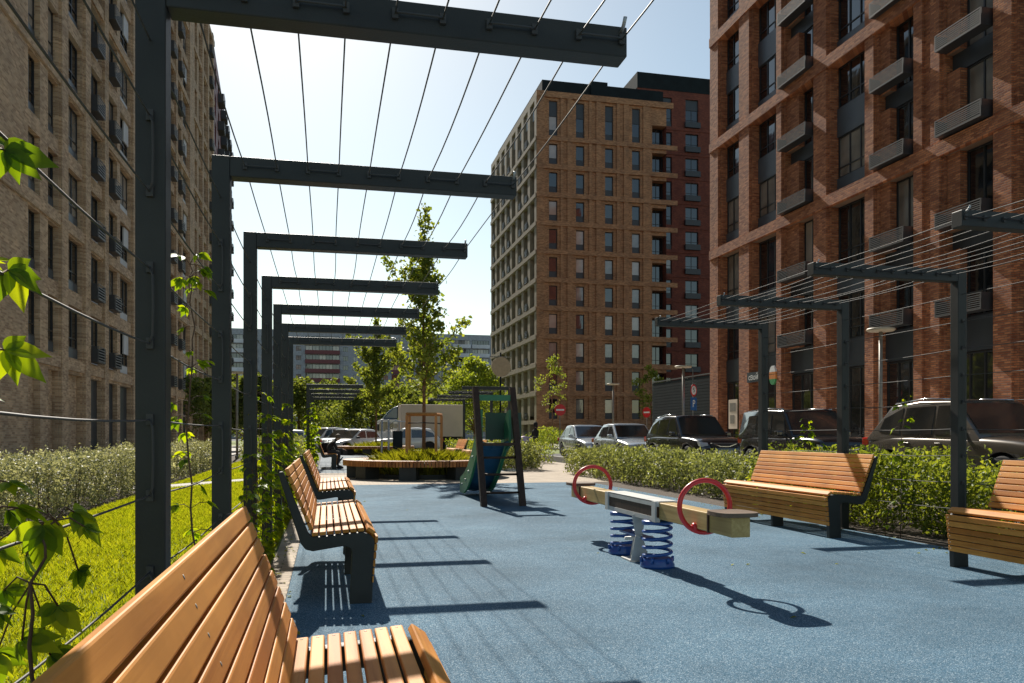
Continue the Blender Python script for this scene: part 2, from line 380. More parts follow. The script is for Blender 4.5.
def sheet(name, poly, z, mat, kind='structure', thick=0.0):
    mb = MB()
    if thick: mb.prism(poly, z - thick, z, 'z')
    else: mb.add([(x, y, z) for x, y in poly], [list(range(len(poly)))])
    return tag(mb.build(name, mat), kind=kind)
def rect(x0, x1, y0, y1): return [(x0, y0), (x1, y0), (x1, y1), (x0, y1)]
def proj(X, Y, Z):
    d = X * SN + Y * CS
    if d < .1: return None
    return 512 + F_PX * (X * CS - Y * SN) / d, HOR - F_PX * (Z - H) / d

# ------------------------------------------------------------------ camera, light, sky
cam = bpy.data.objects.new('camera', bpy.data.cameras.new('camera')); COL.objects.link(cam)
cam.data.sensor_width = 36; cam.data.lens = F_PX / 1024 * 36
cam.data.shift_y = (HOR - 341.5) / 1024
cam.location = (0, 0, H); cam.rotation_euler = (R(90), 0, -YAW)
cam.data.clip_start = .05; cam.data.clip_end = 3000
scene.camera = cam
SUN_EL, SUN_AZ = R(38.2), R(4.2)     # azimuth measured from +Y toward -X
w = bpy.data.worlds.new('World'); scene.world = w; w.use_nodes = True
nt = w.node_tree; bg = nt.nodes['Background']
sky = nt.nodes.new('ShaderNodeTexSky'); sky.sky_type = 'NISHITA'; sky.sun_disc = False
sky.sun_elevation = SUN_EL; sky.sun_rotation = -SUN_AZ; sky.air_density = 1.0; sky.dust_density = .5; sky.ozone_density = 1.2; sky.altitude = 100
wb = nt.nodes.new('ShaderNodeMix'); wb.data_type = 'RGBA'; wb.blend_type = 'MULTIPLY'; wb.inputs[0].default_value = 1; wb.inputs[7].default_value = (1.03, .99, .83, 1)
nt.links.new(sky.outputs[0], wb.inputs[6]); nt.links.new(wb.outputs[2], bg.inputs[0]); bg.inputs[1].default_value = .09
sd = bpy.data.lights.new('sun', 'SUN'); sd.energy = 4.8; sd.angle = R(.6); sd.color = (1, .93, .82)
so = bpy.data.objects.new('sun', sd); COL.objects.link(so)
sv = Vector((-math.sin(SUN_AZ) * math.cos(SUN_EL), math.cos(SUN_AZ) * math.cos(SUN_EL), math.sin(SUN_EL)))
so.rotation_euler = sv.to_track_quat('Z', 'Y').to_euler(); so.location = (0, 30, 40)
vs = scene.view_settings; vs.view_transform = 'Standard'; vs.look = 'None'; vs.gamma = 1; vs.exposure = .66; vs.use_curve_mapping = False
scene.cycles.max_bounces = 6; scene.cycles.transparent_max_bounces = 4; scene.cycles.use_denoising = True
scene.cycles.sample_clamp_indirect = 6

# ------------------------------------------------------------------ ground
BX0, BX1, BY1 = -.29, 6.36, 19.3
sheet('ground', rect(-400, 400, -60, 900), -.06, 'asphalt')
sheet('lawn', rect(-3.6, -.5, -4, 46), .0, 'lawnbase')
sheet('soil_bed', rect(-5.3, -3.604, -4, 46), -.004, 'soil')
sheet('left_pavement', rect(-11.6, -5.304, -4, 88), -.002, 'greypaver')
sheet('paved_edging', rect(-.496, BX0 - .004, -4, BY1), .002, 'tanpaver')
sheet('playground_surface', rect(BX0, BX1, -4, BY1), .004, 'rubber')
sheet('tan_paving', rect(-.496, 9.55, BY1 + .004, 25.4), .0, 'tanpaver')
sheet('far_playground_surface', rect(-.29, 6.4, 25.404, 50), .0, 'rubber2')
sheet('far_tan_path', rect(6.404, 9.55, 25.404, 50), -.002, 'tanpaver')
sheet('planting_bed', rect(BX1 + .004, 9.95, -4, 19.296), -.004, 'soil')
sheet('kerb', rect(9.96, 10.11, -6, 43), .20, 'concrete', thick=.26)
sheet('road', rect(10.11, 15.6, -6, 43.4), .10, 'asphalt')
sheet('far_kerb', rect(15.604, 15.75, -6, 86), .20, 'concrete', thick=.26)
sheet('pavement', rect(15.754, 23.2, -6, 86), .16, 'greypaver')
sheet('parking_road', rect(-60, 9.5, 50.5, 78), -.052, 'asphalt')
sheet('far_lawn', rect(-60, 20, 80, 150), -.05, 'lawnbase')
sheet('footpath', [(-5.3, 18.9), (-3.5, 18.9), (-.51, 23.9), (-.51, 25.0), (-3.9, 19.9), (-5.3, 19.9)], .012, 'concrete')
sheet('lawn_strip', rect(10.11, 15.6, 43.6, 60), .10, 'lawnbase')
# grass blades on the near lawn
def blades(n, x0, x1, y0, y1, hgt, wid, seed, power=1.0):
    rng = np.random.default_rng(seed)
    x = x0 + rng.random(n) * (x1 - x0); y = y0 + (rng.random(n) ** power) * (y1 - y0)
    h = hgt * (.5 + rng.random(n)); th = rng.random(n) * 6.283; w = wid * (.6 + .8 * rng.random(n)) * (1 + y / 10)
    lean = rng.normal(size=(n, 2)) * .5
    c = np.stack([x, y, np.zeros(n)], 1); d = np.stack([np.cos(th), np.sin(th), np.zeros(n)], 1) * w[:, None]
    mid = c + np.stack([lean[:, 0] * h * .3, lean[:, 1] * h * .3, h * .6], 1); tip = c + np.stack([lean[:, 0] * h, lean[:, 1] * h, h], 1)
    V = np.stack([c - d, c + d, mid + d * .7, tip, mid - d * .7], 1).reshape(-1, 3)
    i = np.arange(n)[:, None] * 5
    return V, i + np.array([[0, 1, 2, 3, 4]])
V, Fv = blades(230000, -3.58, -.52, .5, 24, .042, .0022, 3, 1.7)
dpath = (V[:, 1] - 19.4) - (V[:, 0] + 3.7) * 1.57
keepb = (np.abs(dpath.reshape(-1, 5)[:, 0]) > .85)
V = V.reshape(-1, 5, 3)[keepb].reshape(-1, 3); Fv = np.arange(len(V)).reshape(-1, 5)
tag(link('grass', npmesh('grass', V, Fv, 'grass')), 'short bright green grass of the mown lawn left of the frames', 'grass', kind='stuff')
V, Fv = blades(60000, -3.58, -.52, 24, 46, .06, .004, 4)
tag(link('grass', npmesh('grass', V, Fv, 'grass')), 'short grass on the far end of the lawn beyond the pale path', 'grass', kind='stuff')

# ------------------------------------------------------------------ pergolas
ROWS = [1.26, 3.18, 5.19, 7.10, 9.03, 10.96, 12.84, 14.62]
def pergola(name, label, xin, xend, ys, zbeam=2.772, detail=True, levels=9, group=None, post_w=.105, origin=None):
    """posts with their inner face at xin, beams out to xend"""
    ox, oy = (xin, ys[0]) if origin is None else origin
    root = thing(name, label, 'pergola', (ox, oy, 0), 0, group)
    sgn = 1 if xend > xin else -1
    xo = xin - sgn * post_w
    ztop = zbeam + .125
    xa, xb = min(xin, xo), max(xin, xo)
    wx = [xin + (xend - xin) * t for t in np.linspace(.05, .985, 10)]
    wz = [.42 + i * (zbeam - .55) / (levels - 1) for i in range(levels)]
    xface = (xa + xb) / 2
    rng = random.Random(11)
    for y in ys:
        y0, y1 = y, y + .11
        p = MB(); p.box(xa - ox, xb - ox, y0 - oy, y1 - oy, 0, ztop, c=.006)
        p.box(xa - .05 - ox, xb + .05 - ox, y0 - .05 - oy, y1 + .05 - oy, 0.0, .014)
        po = p.build('post', 'steel', root)
        b = MB(); ba, bb = (xb + .001, xend) if sgn > 0 else (xend, xa - .001)
        b.box(ba - ox, bb - ox, y0 + .001 - oy, y1 - .001 - oy, zbeam, ztop - .001, c=.005)
        bo = b.build('beam', 'steel', root)
        if detail:
            for i in range(0, len(wx) - 1, 2):
                c = MB(); xs = [wx[i] - ox, wx[i + 1] - ox]; zc = zbeam + .066
                c.tube([(xs[0], y0 + .01 - oy, zc), (xs[0], y0 - .012 - oy, zc), (xs[0] + .02, y0 - .02 - oy, zc), (xs[1] - .02, y0 - .02 - oy, zc), (xs[1], y0 - .012 - oy, zc), (xs[1], y0 + .01 - oy, zc)], .0045, 5)
                for q in xs: c.box(q - .012, q + .012, y0 - .014 - oy, y0 - .0005 - oy, zc - .02, zc + .02)
                c.build('cable_loop', 'cable', bo)
            for i in range(0, levels - 1, 2):
                c = MB(); xm = xface - ox; z0, z1 = wz[i], wz[i + 1]
                c.tube([(xm, y0 + .01 - oy, z0), (xm, y0 - .014 - oy, z0), (xm + .012, y0 - .022 - oy, z0 + .03), (xm + .014, y0 - .022 - oy, (z0 + z1) / 2), (xm + .012, y0 - .022 - oy, z1 - .03), (xm, y0 - .014 - oy, z1), (xm, y0 + .01 - oy, z1)], .0045, 5)
                for q in (z0, z1): c.box(xm - .012, xm + .012, y0 - .014 - oy, y0 - .0005 - oy, q - .02, q + .02)
                c.build('cable_loop', 'cable', po)
            e = MB(); e.tube([(wx[-1] - ox, y0 + .01 - oy, ztop - .03), (wx[-1] - ox, y0 - .03 - oy, ztop - .01), (wx[-1] - ox, y0 - .05 - oy, ztop + .015)], .008, 5)
            e.build('cable_clamp', 'galv', bo)
    for k, x in enumerate(wx):
        pts = []
        for i in range(len(ys) - 1):
            sag = rng.uniform(.006, .035); dx = rng.uniform(-.012, .012)
            for t in np.linspace(0, 1, 7)[:-1]:
                pts.append((x - ox + dx * math.sin(math.pi * t), ys[i] + .055 + (ys[i + 1] - ys[i]) * t - oy, zbeam + .066 - sag * 4 * t * (1 - t)))
        pts.append((x - ox, ys[-1] + .055 - oy, zbeam + .066))
        c = MB(); c.tube(pts, .0038 if detail else .005, 5); c.build('cable', 'cable', root)
    for z in wz:
        pts = []
        for i in range(len(ys) - 1):
            sag = rng.uniform(.003, .022)
            for t in np.linspace(0, 1, 7)[:-1]:
                pts.append((xface - ox, ys[i] + .055 + (ys[i + 1] - ys[i]) * t - oy, z - sag * 4 * t * (1 - t)))
        pts.append((xface - ox, ys[-1] + .055 - oy, z))
        c = MB(); c.tube(pts, .0038 if detail else .005, 5); c.build('cable', 'cable', root)
    return root
pergola('pergola', 'dark steel pergola of frames strung with wires over the row of left benches, nearest', -.578, 1.22, ROWS)
pergola('pergola', 'dark steel pergola with wires behind the right benches, beside the parked cars', 6.34, 4.67, ROWS[:6])
FR = [28.3 + 3.3 * i for i in range(4)]
pergola('pergola', 'far dark steel pergola on the left, above the bench with the seated person', -.578, 1.22, FR, detail=False, levels=5)
pergola('pergola', 'far dark steel pergola seen left of and behind the slide posts', 6.34, 4.67, FR, detail=False, levels=4)

# ------------------------------------------------------------------ benches
def build_bench(name, label, loc, rz, L=2.5, group=None):
    """local: x = depth (0 back top .. .66 front), y along the bench 0..L"""
    root = thing(name, label, 'bench', loc, rz, group)
    prof = [(.0, .925), (.008, .938), (.030, .94), (.038, .93), (.200, .515), (.228, .482), (.28, .482), (.575, .507), (.625, .49), (.655, .455), (.662, .41), (.640, .0), (.485, .0), (.50, .36), (.492, .392), (.465, .408), (.44, .412), (.235, .382), (.185, .395), (.150, .44)]
    for y in (0.0, L - .055):
        a = MB(); a.prism(prof, y, y + .055, 'y'); o = a.build('side_frame', 'steel', root)
        bv = o.modifiers.new('edge', 'BEVEL'); bv.width = .006; bv.segments = 2; bv.limit_method = 'ANGLE'
    a = MB(); a.prism([(p[0] + .012 if p[0] < .3 else p[0] - .012, p[1] - .012 if p[1] > .45 else p[1]) for p in prof], L / 2 - .02, L / 2 + .02, 'y'); a.build('leg', 'steel', root)
    y0, y1 = .0, L
    def slat(mb, cx, cz, ang, wid, th):
        Mx = Matrix.Translation((cx, 0, cz)) @ Matrix.Rotation(-ang, 4, 'Y')
        mb.box(-wid / 2, wid / 2, y0, y1, -th / 2, th / 2, 0, Mx, c=.005)
        for yy in (.03, L / 2, L - .03):
            for sg_ in (-1, 1): mb.lathe([(0, 0), (.005, 0), (.005, .0006), (0, .0008)], 8, 1, M4=Mx @ Matrix.Translation((0, yy, sg_ * th / 2)) @ Matrix.Rotation(0 if sg_ > 0 else math.pi, 4, 'X'))
    b = MB()
    p0, p1 = Vector((.212, .528)), Vector((.040, .962)); d = (p1 - p0); ang = math.atan2(d.y, d.x)
    nb = 8
    for i in range(nb):
        c = p0 + d * ((i + .42) / nb); n_ = Vector((d.y, -d.x)).normalized()
        q = c + n_ * .012
        slat(b, q.x, q.y, ang, d.length / nb - .008, .026)
    b.build('backrest', ['wood', 'pole'], root)
    s = MB(); q0, q1 = Vector((.222, .499)), Vector((.59, .527)); d = q1 - q0; ang = math.atan2(d.y, d.x); ns = 7
    for i in range(ns):
        c = q0 + d * ((i + .5) / ns); slat(s, c.x, c.y, ang, d.length / ns - .009, .026)
    slat(s, .634, .515, -.62, .062, .026)
    s.build('seat', ['wood', 'pole'], root)
    f = MB(); ns = 6
    for i in range(ns):
        z = .452 - i * .056; x = .672 - .012 * i * .5
        slat(f, x, z, R(90 - 3), .049, .022)
    f.build('front_apron', ['wood', 'pole'], root)
    return root
bench0 = build_bench('bench', 'slatted wooden bench cut by the lower edge, nearest to the viewer', (-.33, .32, 0), 0, 2.5, 'slatted benches around the playground')
BL = [(-.33, 5.80, 0, 'second slatted bench of the left row, its dark side frame facing us'),
      (-.33, 10.3, 0, 'third slatted bench of the left row, half hidden behind the second one'),
      (-.33, 28.3, 0, 'far slatted bench below the far left pergola, a person sitting on it'),
      (6.25, 10.72, math.pi, 'slatted bench behind the red ringed rocker, a frame shadow across its back'),
      (6.12, 6.24, math.pi, 'slatted bench cut by the right edge, left end near a dark pergola post'),
      (6.25, 34.0, math.pi, 'small far wooden bench left of the slide, between dark posts, nearer of two'),
      (6.25, 38.6, math.pi, 'small far wooden bench left of the slide, between dark posts, farther of two')]
for x, y, rz, lb in BL:
    o = copy_tree(bench0); o.location = (x, y, 0); o.rotation_euler = (0, 0, rz); o['label'] = lb

# ------------------------------------------------------------------ spring rocker
rk = thing('spring_rocker', 'wooden spring rocker with two red rings on the blue surface', 'spring rocker', (2.9, 7.25, 0))
b = MB(); b.box(-.075, .075, -1.95, 1.95, .455, .60, c=.008)
bo = b.build('beam', 'beamwood', rk)
c = MB()
for sx in (-1, 1):
    xa, xb = (.077, .10) if sx > 0 else (-.10, -.077)
    c.box(xa, xb, -.60, .60, .43, .47); c.box(xa, xb, -.66, .66, .565, .607); c.box(xa + (.004 if sx < 0 else 0), xb - (.004 if sx > 0 else 0), -.66, .66, .4702, .5648, 1)
    for y in (-.61, .61): c.box(xa - .012, xb + .012, y - .04, y + .04, .428, .609)
c.box(-.1, .1, -.64, .64, .6015, .612)
c.build('clamp_channel', ['greyplate', 'darkwood'], rk)
for sy in (-1, 1):
    s = MB(); pts = []
    for i in range(0, 91):
        th = i / 90 * 2 * math.pi * 4.6; pts.append((.125 * math.cos(th), .42 * sy - .02 + .125 * math.sin(th), .075 + i / 90 * .33))
    s.tube(pts, .015, 8); so_ = s.build('spring', 'springblue', rk)
    p = MB(); p.lathe([(.135, .0), (.155, .005), (.155, .03), (.14, .06), (.14, .085), (.12, .09)], 24, M4=Matrix.Translation((0, .42 * sy - .02, 0)))
    u_ = MB(); u_.lathe([(.10, .39), (.14, .395), (.14, .42), (.10, .428)], 24, M4=Matrix.Translation((0, .42 * sy - .02, 0))); u_.build('spring_cap', 'springblue', rk)
    for a in range(6):
        p.lathe([(.014, .03), (.014, .075), (.006, .08)], 8, M4=Matrix.Translation((.148 * math.cos(a), .42 * sy - .02 + .148 * math.sin(a), .02)))
    p.build('spring_mount', 'springblue', rk)
    for k, (x0) in enumerate((-.13, .13)):
        d_ = MB()
    rg = MB(); rg.tube([(.215 * math.cos(t), 1.38 * sy, .205 * 1.0 * math.sin(t) + .63) for t in np.linspace(0, 2 * math.pi, 40)[:-1]], .02, 10, close=True)
    rgo = rg.build('ring_handle', 'red', rk)
    bolt = MB()
    for sx in (-1, 1): bolt.lathe([(.0, 0), (.032, .004), (.034, .02), (.02, .032), (.0, .034)], 14, M4=Matrix.Translation((sx * .078, 1.38 * sy, .47)) @ Matrix.Rotation(sx * math.pi / 2, 4, 'Y'))
    bolt.build('bolt', 'red', rgo)
    st = MB(); ycen = sy * 1.82
    poly = [(.16 * (1 if abs(math.cos(t)) < .8 else .98) * math.copysign(abs(math.cos(t)) ** .6, math.cos(t)), ycen + .17 * math.copysign(abs(math.sin(t)) ** .6, math.sin(t))) for t in np.linspace(0, 2 * math.pi, 28)[:-1]]
    st.prism(poly, .602, .632, 'z'); st.build('seat', 'seatwood', rk)
    wd = MB(); wd.box(-.09, .09, sy * 1.60 - .008, sy * 1.60 + .008, .452, .603, M4=None); wd.build('strap', 'darkwood', rk)
dm = MB()
for yy, xc in ((-.13, -.045), (.12, .045)):
    dm.prism([(xc - .075, .45), (xc + .06, .45), (xc + .02, .22), (xc - .035, .22)], yy - .005, yy + .005, 'y')
    dm.prism([(xc - .05, .25), (xc + .02, .26), (xc + .085, .02), (xc - .095, .02)], yy - .02, yy - .010, 'y')
    dm.tube([(xc - .01, yy - .04, .235), (xc - .01, yy + .03, .235)], .016, 8)
dm.tube([(-.14, 0, .21), (.14, 0, .21)], .018, 8); dm.box(-.14, .14, -.12, .12, 0.002, .02)
dm.build('damper', 'greyplate', rk)
cs = MB(); cs.box(-.05, .05, -.40, .40, .225, .245); cs.build('cross_bar', 'springblue', rk)

# ------------------------------------------------------------------ slide
sl = thing('slide', 'small play slide with dark wooden ladder posts and green sides', 'slide', (2.85, 13.1, 0))
def leanpost(x): 
    mb = MB(); mb.prism([(-.055, 0), (.055, 0), (.055 + .80, 2.02), (-.055 + .80, 2.02)], x - .05, x + .05, 'x'); return mb
for x in (-.33, .33): leanpost(x).build('post', 'darkwood', sl)
for z in (.22, .52, .80):
    r_ = MB(); y = .8 * z / 2.02; r_.tube([(-.30, y, z), (.30, y, z)], .02, 8); r_.build('rung', 'darkwood', sl)
pf = MB(); pf.box(-.32, .32, .36, .62, 1.0, 1.05); pf.build('platform', 'darkwood', sl)
tb = MB(); tb.box(-.278, .278, .69, .745, 1.78, 1.88); tb.build('top_bar', 'slidegreen', sl)
ch = MB(); path = [(.62, 1.076), (.8, 1.074), (1.0, .98), (1.25, .80), (1.6, .55), (2.0, .32), (2.4, .18), (2.8, .13)]
vs_, fs_ = [], []
for (y, z) in path:
    for (x, dz) in ((-.226, .0), (-.17, -.03), (0, -.04), (.17, -.03), (.226, .0), (.226, -.03), (0, -.07), (-.226, -.03)): vs_.append((x, y, z + dz))
for i in range(len(path) - 1):
    for j in range(8): fs_.append((i * 8 + j, i * 8 + (j + 1) % 8, (i + 1) * 8 + (j + 1) % 8, (i + 1) * 8 + j))
fs_ += [tuple(range(8))[::-1], tuple(range(8 * (len(path) - 1), 8 * len(path)))]
ch.add(vs_, fs_, 0, False); ch.build('chute', 'slideblue', sl)
top = [(.62, 1.62), (.82, 1.58), (1.0, 1.35), (1.25, 1.08), (1.6, .82), (2.0, .58), (2.4, .44), (2.82, .34), (2.86, .05), (2.4, .05), (2.0, .18), (1.6, .40), (1.25, .66), (.95, .88), (.62, .98)]
for x in (-.27, .23):
    g = MB(); g.prism(top, x, x + .04, 'x'); go = g.build('side_panel', 'slidegreen', sl)
    bb_ = MB()
    for (y, z) in ((1.4, .78), (1.8, .5), (2.15, .33), (2.55, .22), (1.0, 1.1)): bb_.lathe([(.022, 0), (.022, .012), (.0, .016)], 8, M4=Matrix.Translation((x - .002 if x < 0 else x + .042, y, z)) @ Matrix.Rotation(-math.pi / 2 if x < 0 else math.pi / 2, 4, 'Y'))
    bb_.build('bolt', 'galv', go)
gp = MB(); gp.box(-.10, .55, 1.02, 1.05, 1.10, 1.58); gp.build('guard_panel', 'slidedkgreen', sl)
pl = MB(); pl.box(-.36, -.30, .62, .633, 1.58, 1.66); pl.build('plate', 'greyplate', sl)

# ------------------------------------------------------------------ trees
def leaf_cloud(n, centres, rad, seed):
    rng = np.random.default_rng(seed)
    c = np.asarray(centres); r = np.asarray(rad)
    k = rng.choice(len(c), n, p=r ** 2 / np.sum(r ** 2))
    d = rng.normal(size=(n, 3)); d /= np.linalg.norm(d, axis=1, keepdims=True)
    return c[k] + d * (r[k] * rng.random(n) ** .45)[:, None] * [1, 1, .8]
def tree(name, label, loc, Ht, crown_w, crown_z, n, leaf, mat='treefar', trunk_r=.12, seed=1, group=None, shape=1.0, clumps=26, clump_r=.26, cat='tree'):
    rng = random.Random(seed); root = thing(name, label, cat, loc, 0, group)
    tr = MB(); pts = [(0, 0, -.05)]; x = y = 0
    for i in range(1, 8):
        z = Ht * .93 * i / 7; x += rng.uniform(-.015, .015) * Ht * .3; y += rng.uniform(-.015, .015) * Ht * .3; pts.append((x, y, z))
    tr.tube(pts, [trunk_r * (1.15 - .95 * i / 7) for i in range(8)], 9)
    cen, rad = [], []
    for i in range(clumps):
        t = (i + rng.random()) / clumps; z = crown_z + (Ht - crown_z) * t
        prof = (math.sin(math.pi * min(1, max(.02, t ** .8 * .93 + .05)))) ** .8 * shape + .12
        rr = crown_w * .5 * prof * rng.uniform(.35, 1.0); th = i * 2.4 + rng.uniform(-.5, .5)
        p = (rr * math.cos(th), rr * math.sin(th), z); cen.append(p); rad.append(crown_w * clump_r * rng.uniform(.6, 1.15) * (.55 + .45 * math.sin(math.pi * t)))
        zi = max(crown_z * .85, z - rr * .8); f = min(.95, zi / (Ht * .93)); bi = pts[int(f * 7)]
        mid = ((bi[0] + p[0]) * .5, (bi[1] + p[1]) * .5, (zi + z) * .5 + .02 * Ht)
        r0 = trunk_r * (.5 - .35 * t)
        tr.tube([(bi[0], bi[1], zi), mid, p], [r0, r0 * .6, r0 * .25], 5)
    tr.build('trunk', 'bark', root)
    C = leaf_cloud(n, cen, rad, seed)
    L = leaf * (.7 + .6 * np.random.default_rng(seed).random(n))
    link('crown', leaf_mesh('crown', C, L, mat, .5, .7), root)
    return root
def young_maple(label, loc, Ht, width, seed, n=5200, leaf=.13):
    """upright branches feathered with leaves, a leader sticking out on top"""
    rng = random.Random(seed); root = thing('young_maple', label, 'tree', loc)
    tr = MB(); tr.tube([(0, 0, 0), (.01, 0, Ht * .3), (-.01, .02, Ht * .55), (.0, 0, Ht * .8), (.04, 0, Ht * .93), (.02, 0, Ht)], [.055, .045, .035, .02, .01, .004], 8)
    C = []
    def spray(a, b, m, r):
        a, b = Vector(a), Vector(b)
        for _ in range(m):
            t = rng.random() ** .7; p = a.lerp(b, t) + Vector((rng.gauss(0, r), rng.gauss(0, r), rng.gauss(0, r * .8))); C.append(p[:])
    brs = []
    for i in range(26):
        t = i / 25; z0 = Ht * (.26 + .52 * t); L = width * (.62 - .34 * t) * rng.uniform(.6, 1.15); th = i * 2.4
        e = (L * math.cos(th), L * math.sin(th), z0 + L * rng.uniform(.5, 1.3)); brs.append((z0, e, L))
    for th, L, z0, rise in ((.1, width * .72, Ht * .42, .9), (.35, width * .62, Ht * .36, .55), (3.0, width * .6, Ht * .34, .9), (3.3, width * .62, Ht * .6, 1.3), (2.5, width * .4, Ht * .62, 1.6)):
        brs.append((z0, (L * math.cos(th), L * math.sin(th) * .4, z0 + L * rise), L))
    for z0, e, L in brs:
        mid = (e[0] * .5, e[1] * .5, z0 + (e[2] - z0) * .4)
        tr.tube([(0, 0, z0), mid, e], [.016, .01, .004], 5); spray(mid, e, int(n / 40 * (.5 + L / width)), .1); spray((0, 0, z0), mid, int(n / 110), .1)
    spray((0, 0, Ht * .75), (.03, 0, Ht), int(n / 14), .11); spray((0, 0, Ht * .3), (0, 0, Ht * .8), int(n / 7), .2)
    tr.build('trunk', 'bark', root)
    C = np.array(C); link('crown', leaf_mesh('crown', C, leaf * (.7 + .6 * np.random.default_rng(seed).random(len(C))), 'maple', .4, .85), root)
    return root
young_maple('slender young maple growing through the wooden guard in the near round planter', (2.66, 22.8, .3), 7.3, 1.75, 5, 3600, .12)
young_maple('young tree growing in the second, farther round planter', (2.8, 48.0, .3), 7.6, 3.0, 9, 4600, .16)
FT = [(-17, 96, 11, 8), (-9.5, 84, 10, 7), (-3, 92, 10.5, 8.5), (4.5, 86, 9, 7.5), (11, 100, 11.5, 9), (-24, 112, 13, 9), (0, 118, 13, 10), (17, 118, 12, 10), (8, 76, 7.5, 6), (-5.5, 62, 8, 5), (-13, 74, 10, 6.5), (24, 130, 13, 10), (-8, 125, 13, 10), (14.2, 84, 9.5, 7), (30, 128, 12, 9)]
where = ['behind the far pergola posts, between the left building and the panel block', 'behind the far pergola posts, wide crown', 'over the parked cars, left of the second young tree', 'right behind the second young tree over the parked cars',
 'over the truck, tall', 'far back beside the left building', 'far back before the middle of the panel block', 'far back right of the bright green tree', 'over the truck box, low', 'left of the far pergola, thin', 'close to the left building, between the pergola posts', 'far back beside the brick tower', 'far back behind the left pergola', '', 'far back, mostly behind the brick tower']
for i, (x, y, h, w_) in enumerate(FT):
    if i == 13: continue
    tree('leafy_tree', 'leafy green tree ' + where[i], (x, y, -.05), h * .67, w_ * .88, h * .12, 5200 if y < 110 else 3600, .34 if y < 110 else .42, 'treefar', .16, 20 + i, 'trees before the far panel block', 1.0, 30, .24)
tree('leafy_tree', 'bright yellow green tree left of the brick tower, behind the slide', (15.2, 84, -.05), 9.0, 7.0, 1.8, 6500, .3, 'treelight', .14, 71, 'trees before the far panel block', 1.0, 34, .22)
tree('street_tree', 'thin young street tree before the narrow front of the brick tower', (17.2, 61, 0), 7.4, 2.3, 2.8, 900, .15, 'maple', .06, 77, None, .9, 22, .22)
tree('street_tree', 'thin dark street tree before the dark fence and tower front', (27.5, 66, 0), 7.0, 3.4, 2.4, 1500, .2, 'maple', .06, 78, None, .9, 18, .24)
tree('shrub', 'round bright shrub at the foot of the brick tower near the no entry sign', (15.4, 56, 0), 1.5, 3.6, .05, 4000, .10, 'treelight', .04, 79, None, 1.0, 22, .2, 'shrub')

# ------------------------------------------------------------------ round planters
def planter(label, loc):
    root = thing('round_planter', label, 'planter bench', loc, 0, 'round planter benches')
    s = MB(); n = 150; ro, ri = 2.2, 1.62
    for i in range(n):
        t0, t1 = 2 * math.pi * i / n, 2 * math.pi * (i + .78) / n
        def pr(r, t): return (r * math.cos(t), r * math.sin(t))
        s.prism([pr(ri, t0), pr(ro, t0), pr(ro, t1), pr(ri, t1)], .455, .50, 'z')
        s.prism([pr(ro + .003, t0), pr(ro + .036, t0), pr(ro + .036, t1), pr(ro + .003, t1)], .345, .5, 'z')
    s.build('seat', 'ringwood', root)
    f = MB(); f.lathe([(1.66, .40), (2.17, .40), (2.17, .45), (1.66, .45)], 64, sm=False, close=True); f.build('frame', 'steel', root)
    for i in range(9):
        a = 2 * math.pi * (i + .3) / 9; l = MB(); l.box(1.68, 2.12, -.22, .22, 0, .399, M4=Matrix.Rotation(a, 4, 'Z')); l.build('leg', 'steel', root)
    e = MB(); e.lathe([(1.45, .0), (1.5, .0), (1.5, .12), (1.45, .12)], 48, sm=False, close=True); e.build('soil_edging', 'steel', root)
    return root
def tuft(n, loc, r, hh, seed, mat='ornament'):
    rng = np.random.default_rng(seed)
    a = rng.random(n) * 6.283; rr = r * rng.random(n) ** .5; x, y = rr * np.cos(a), rr * np.sin(a)
    h = hh * (.45 + .55 * rng.random(n)) * (1.08 - .4 * (rr / r) ** 3); lean = rng.normal(size=(n, 2)) * .35 + np.stack([x, y], 1) / r * .25
    th = rng.random(n) * 6.283; wd = .008 + .008 * rng.random(n); c = np.stack([x, y, np.zeros(n)], 1); d = np.stack([np.cos(th), np.sin(th), np.zeros(n)], 1) * wd[:, None]
    mid = c + np.stack([lean[:, 0] * h * .35, lean[:, 1] * h * .35, h * .7], 1); tip = c + np.stack([lean[:, 0] * h, lean[:, 1] * h, h * .98], 1)
    V = np.stack([c - d, c + d, mid + d, tip, mid - d], 1).reshape(-1, 3)
    return link('ornamental_grass', npmesh('ornamental_grass', V, np.arange(len(V)).reshape(-1, 5), mat), None, loc)
PL = [('round slatted planter bench around the slender maple, nearest', (2.66, 22.8, 0)), ('second round planter bench around a young tree, beyond the nearest', (2.8, 48.0, 0)), ('farthest round planter bench, low between posts and parked cars', (-.6, 66.0, -.05))]
for i, (lb, lc) in enumerate(PL):
    planter(lb, lc)
    tag(tuft(9000 if i == 0 else 4500, (lc[0], lc[1], 0), 1.44, .80, 40 + i), ['yellow green ornamental grass filling the nearest round planter', 'yellow green grass filling the second round planter', 'grass in the farthest round planter'][i], 'ornamental grass', kind='stuff')
tg = thing('tree_guard', 'orange wooden tree guard of posts and rails around the maple stem', 'tree guard', (2.66, 22.8, 0))
for x, y in ((-.52, -.45), (.28, -.5), (.55, .35), (-.35, .5)):
    q = MB(); q.box(x - .035, x + .035, y - .035, y + .035, 0, 1.72); q.build('post', 'guardwood', tg)
for a, b_ in (((-.52, -.45), (.28, -.5)), ((.28, -.5), (.55, .35)), ((.55, .35), (-.35, .5)), ((-.35, .5), (-.52, -.45))):
    q = MB(); q.tube([(a[0], a[1], 1.755), (b_[0], b_[1], 1.755)], .04, 4, sm=False); q.build('rail', 'guardwood', tg)
st = MB(); st.tube([(-.52, -.45, 1.5), (0, -.06, 1.52), (.55, .35, 1.5)], .018, 5); st.build('strap', 'blackplastic', tg)

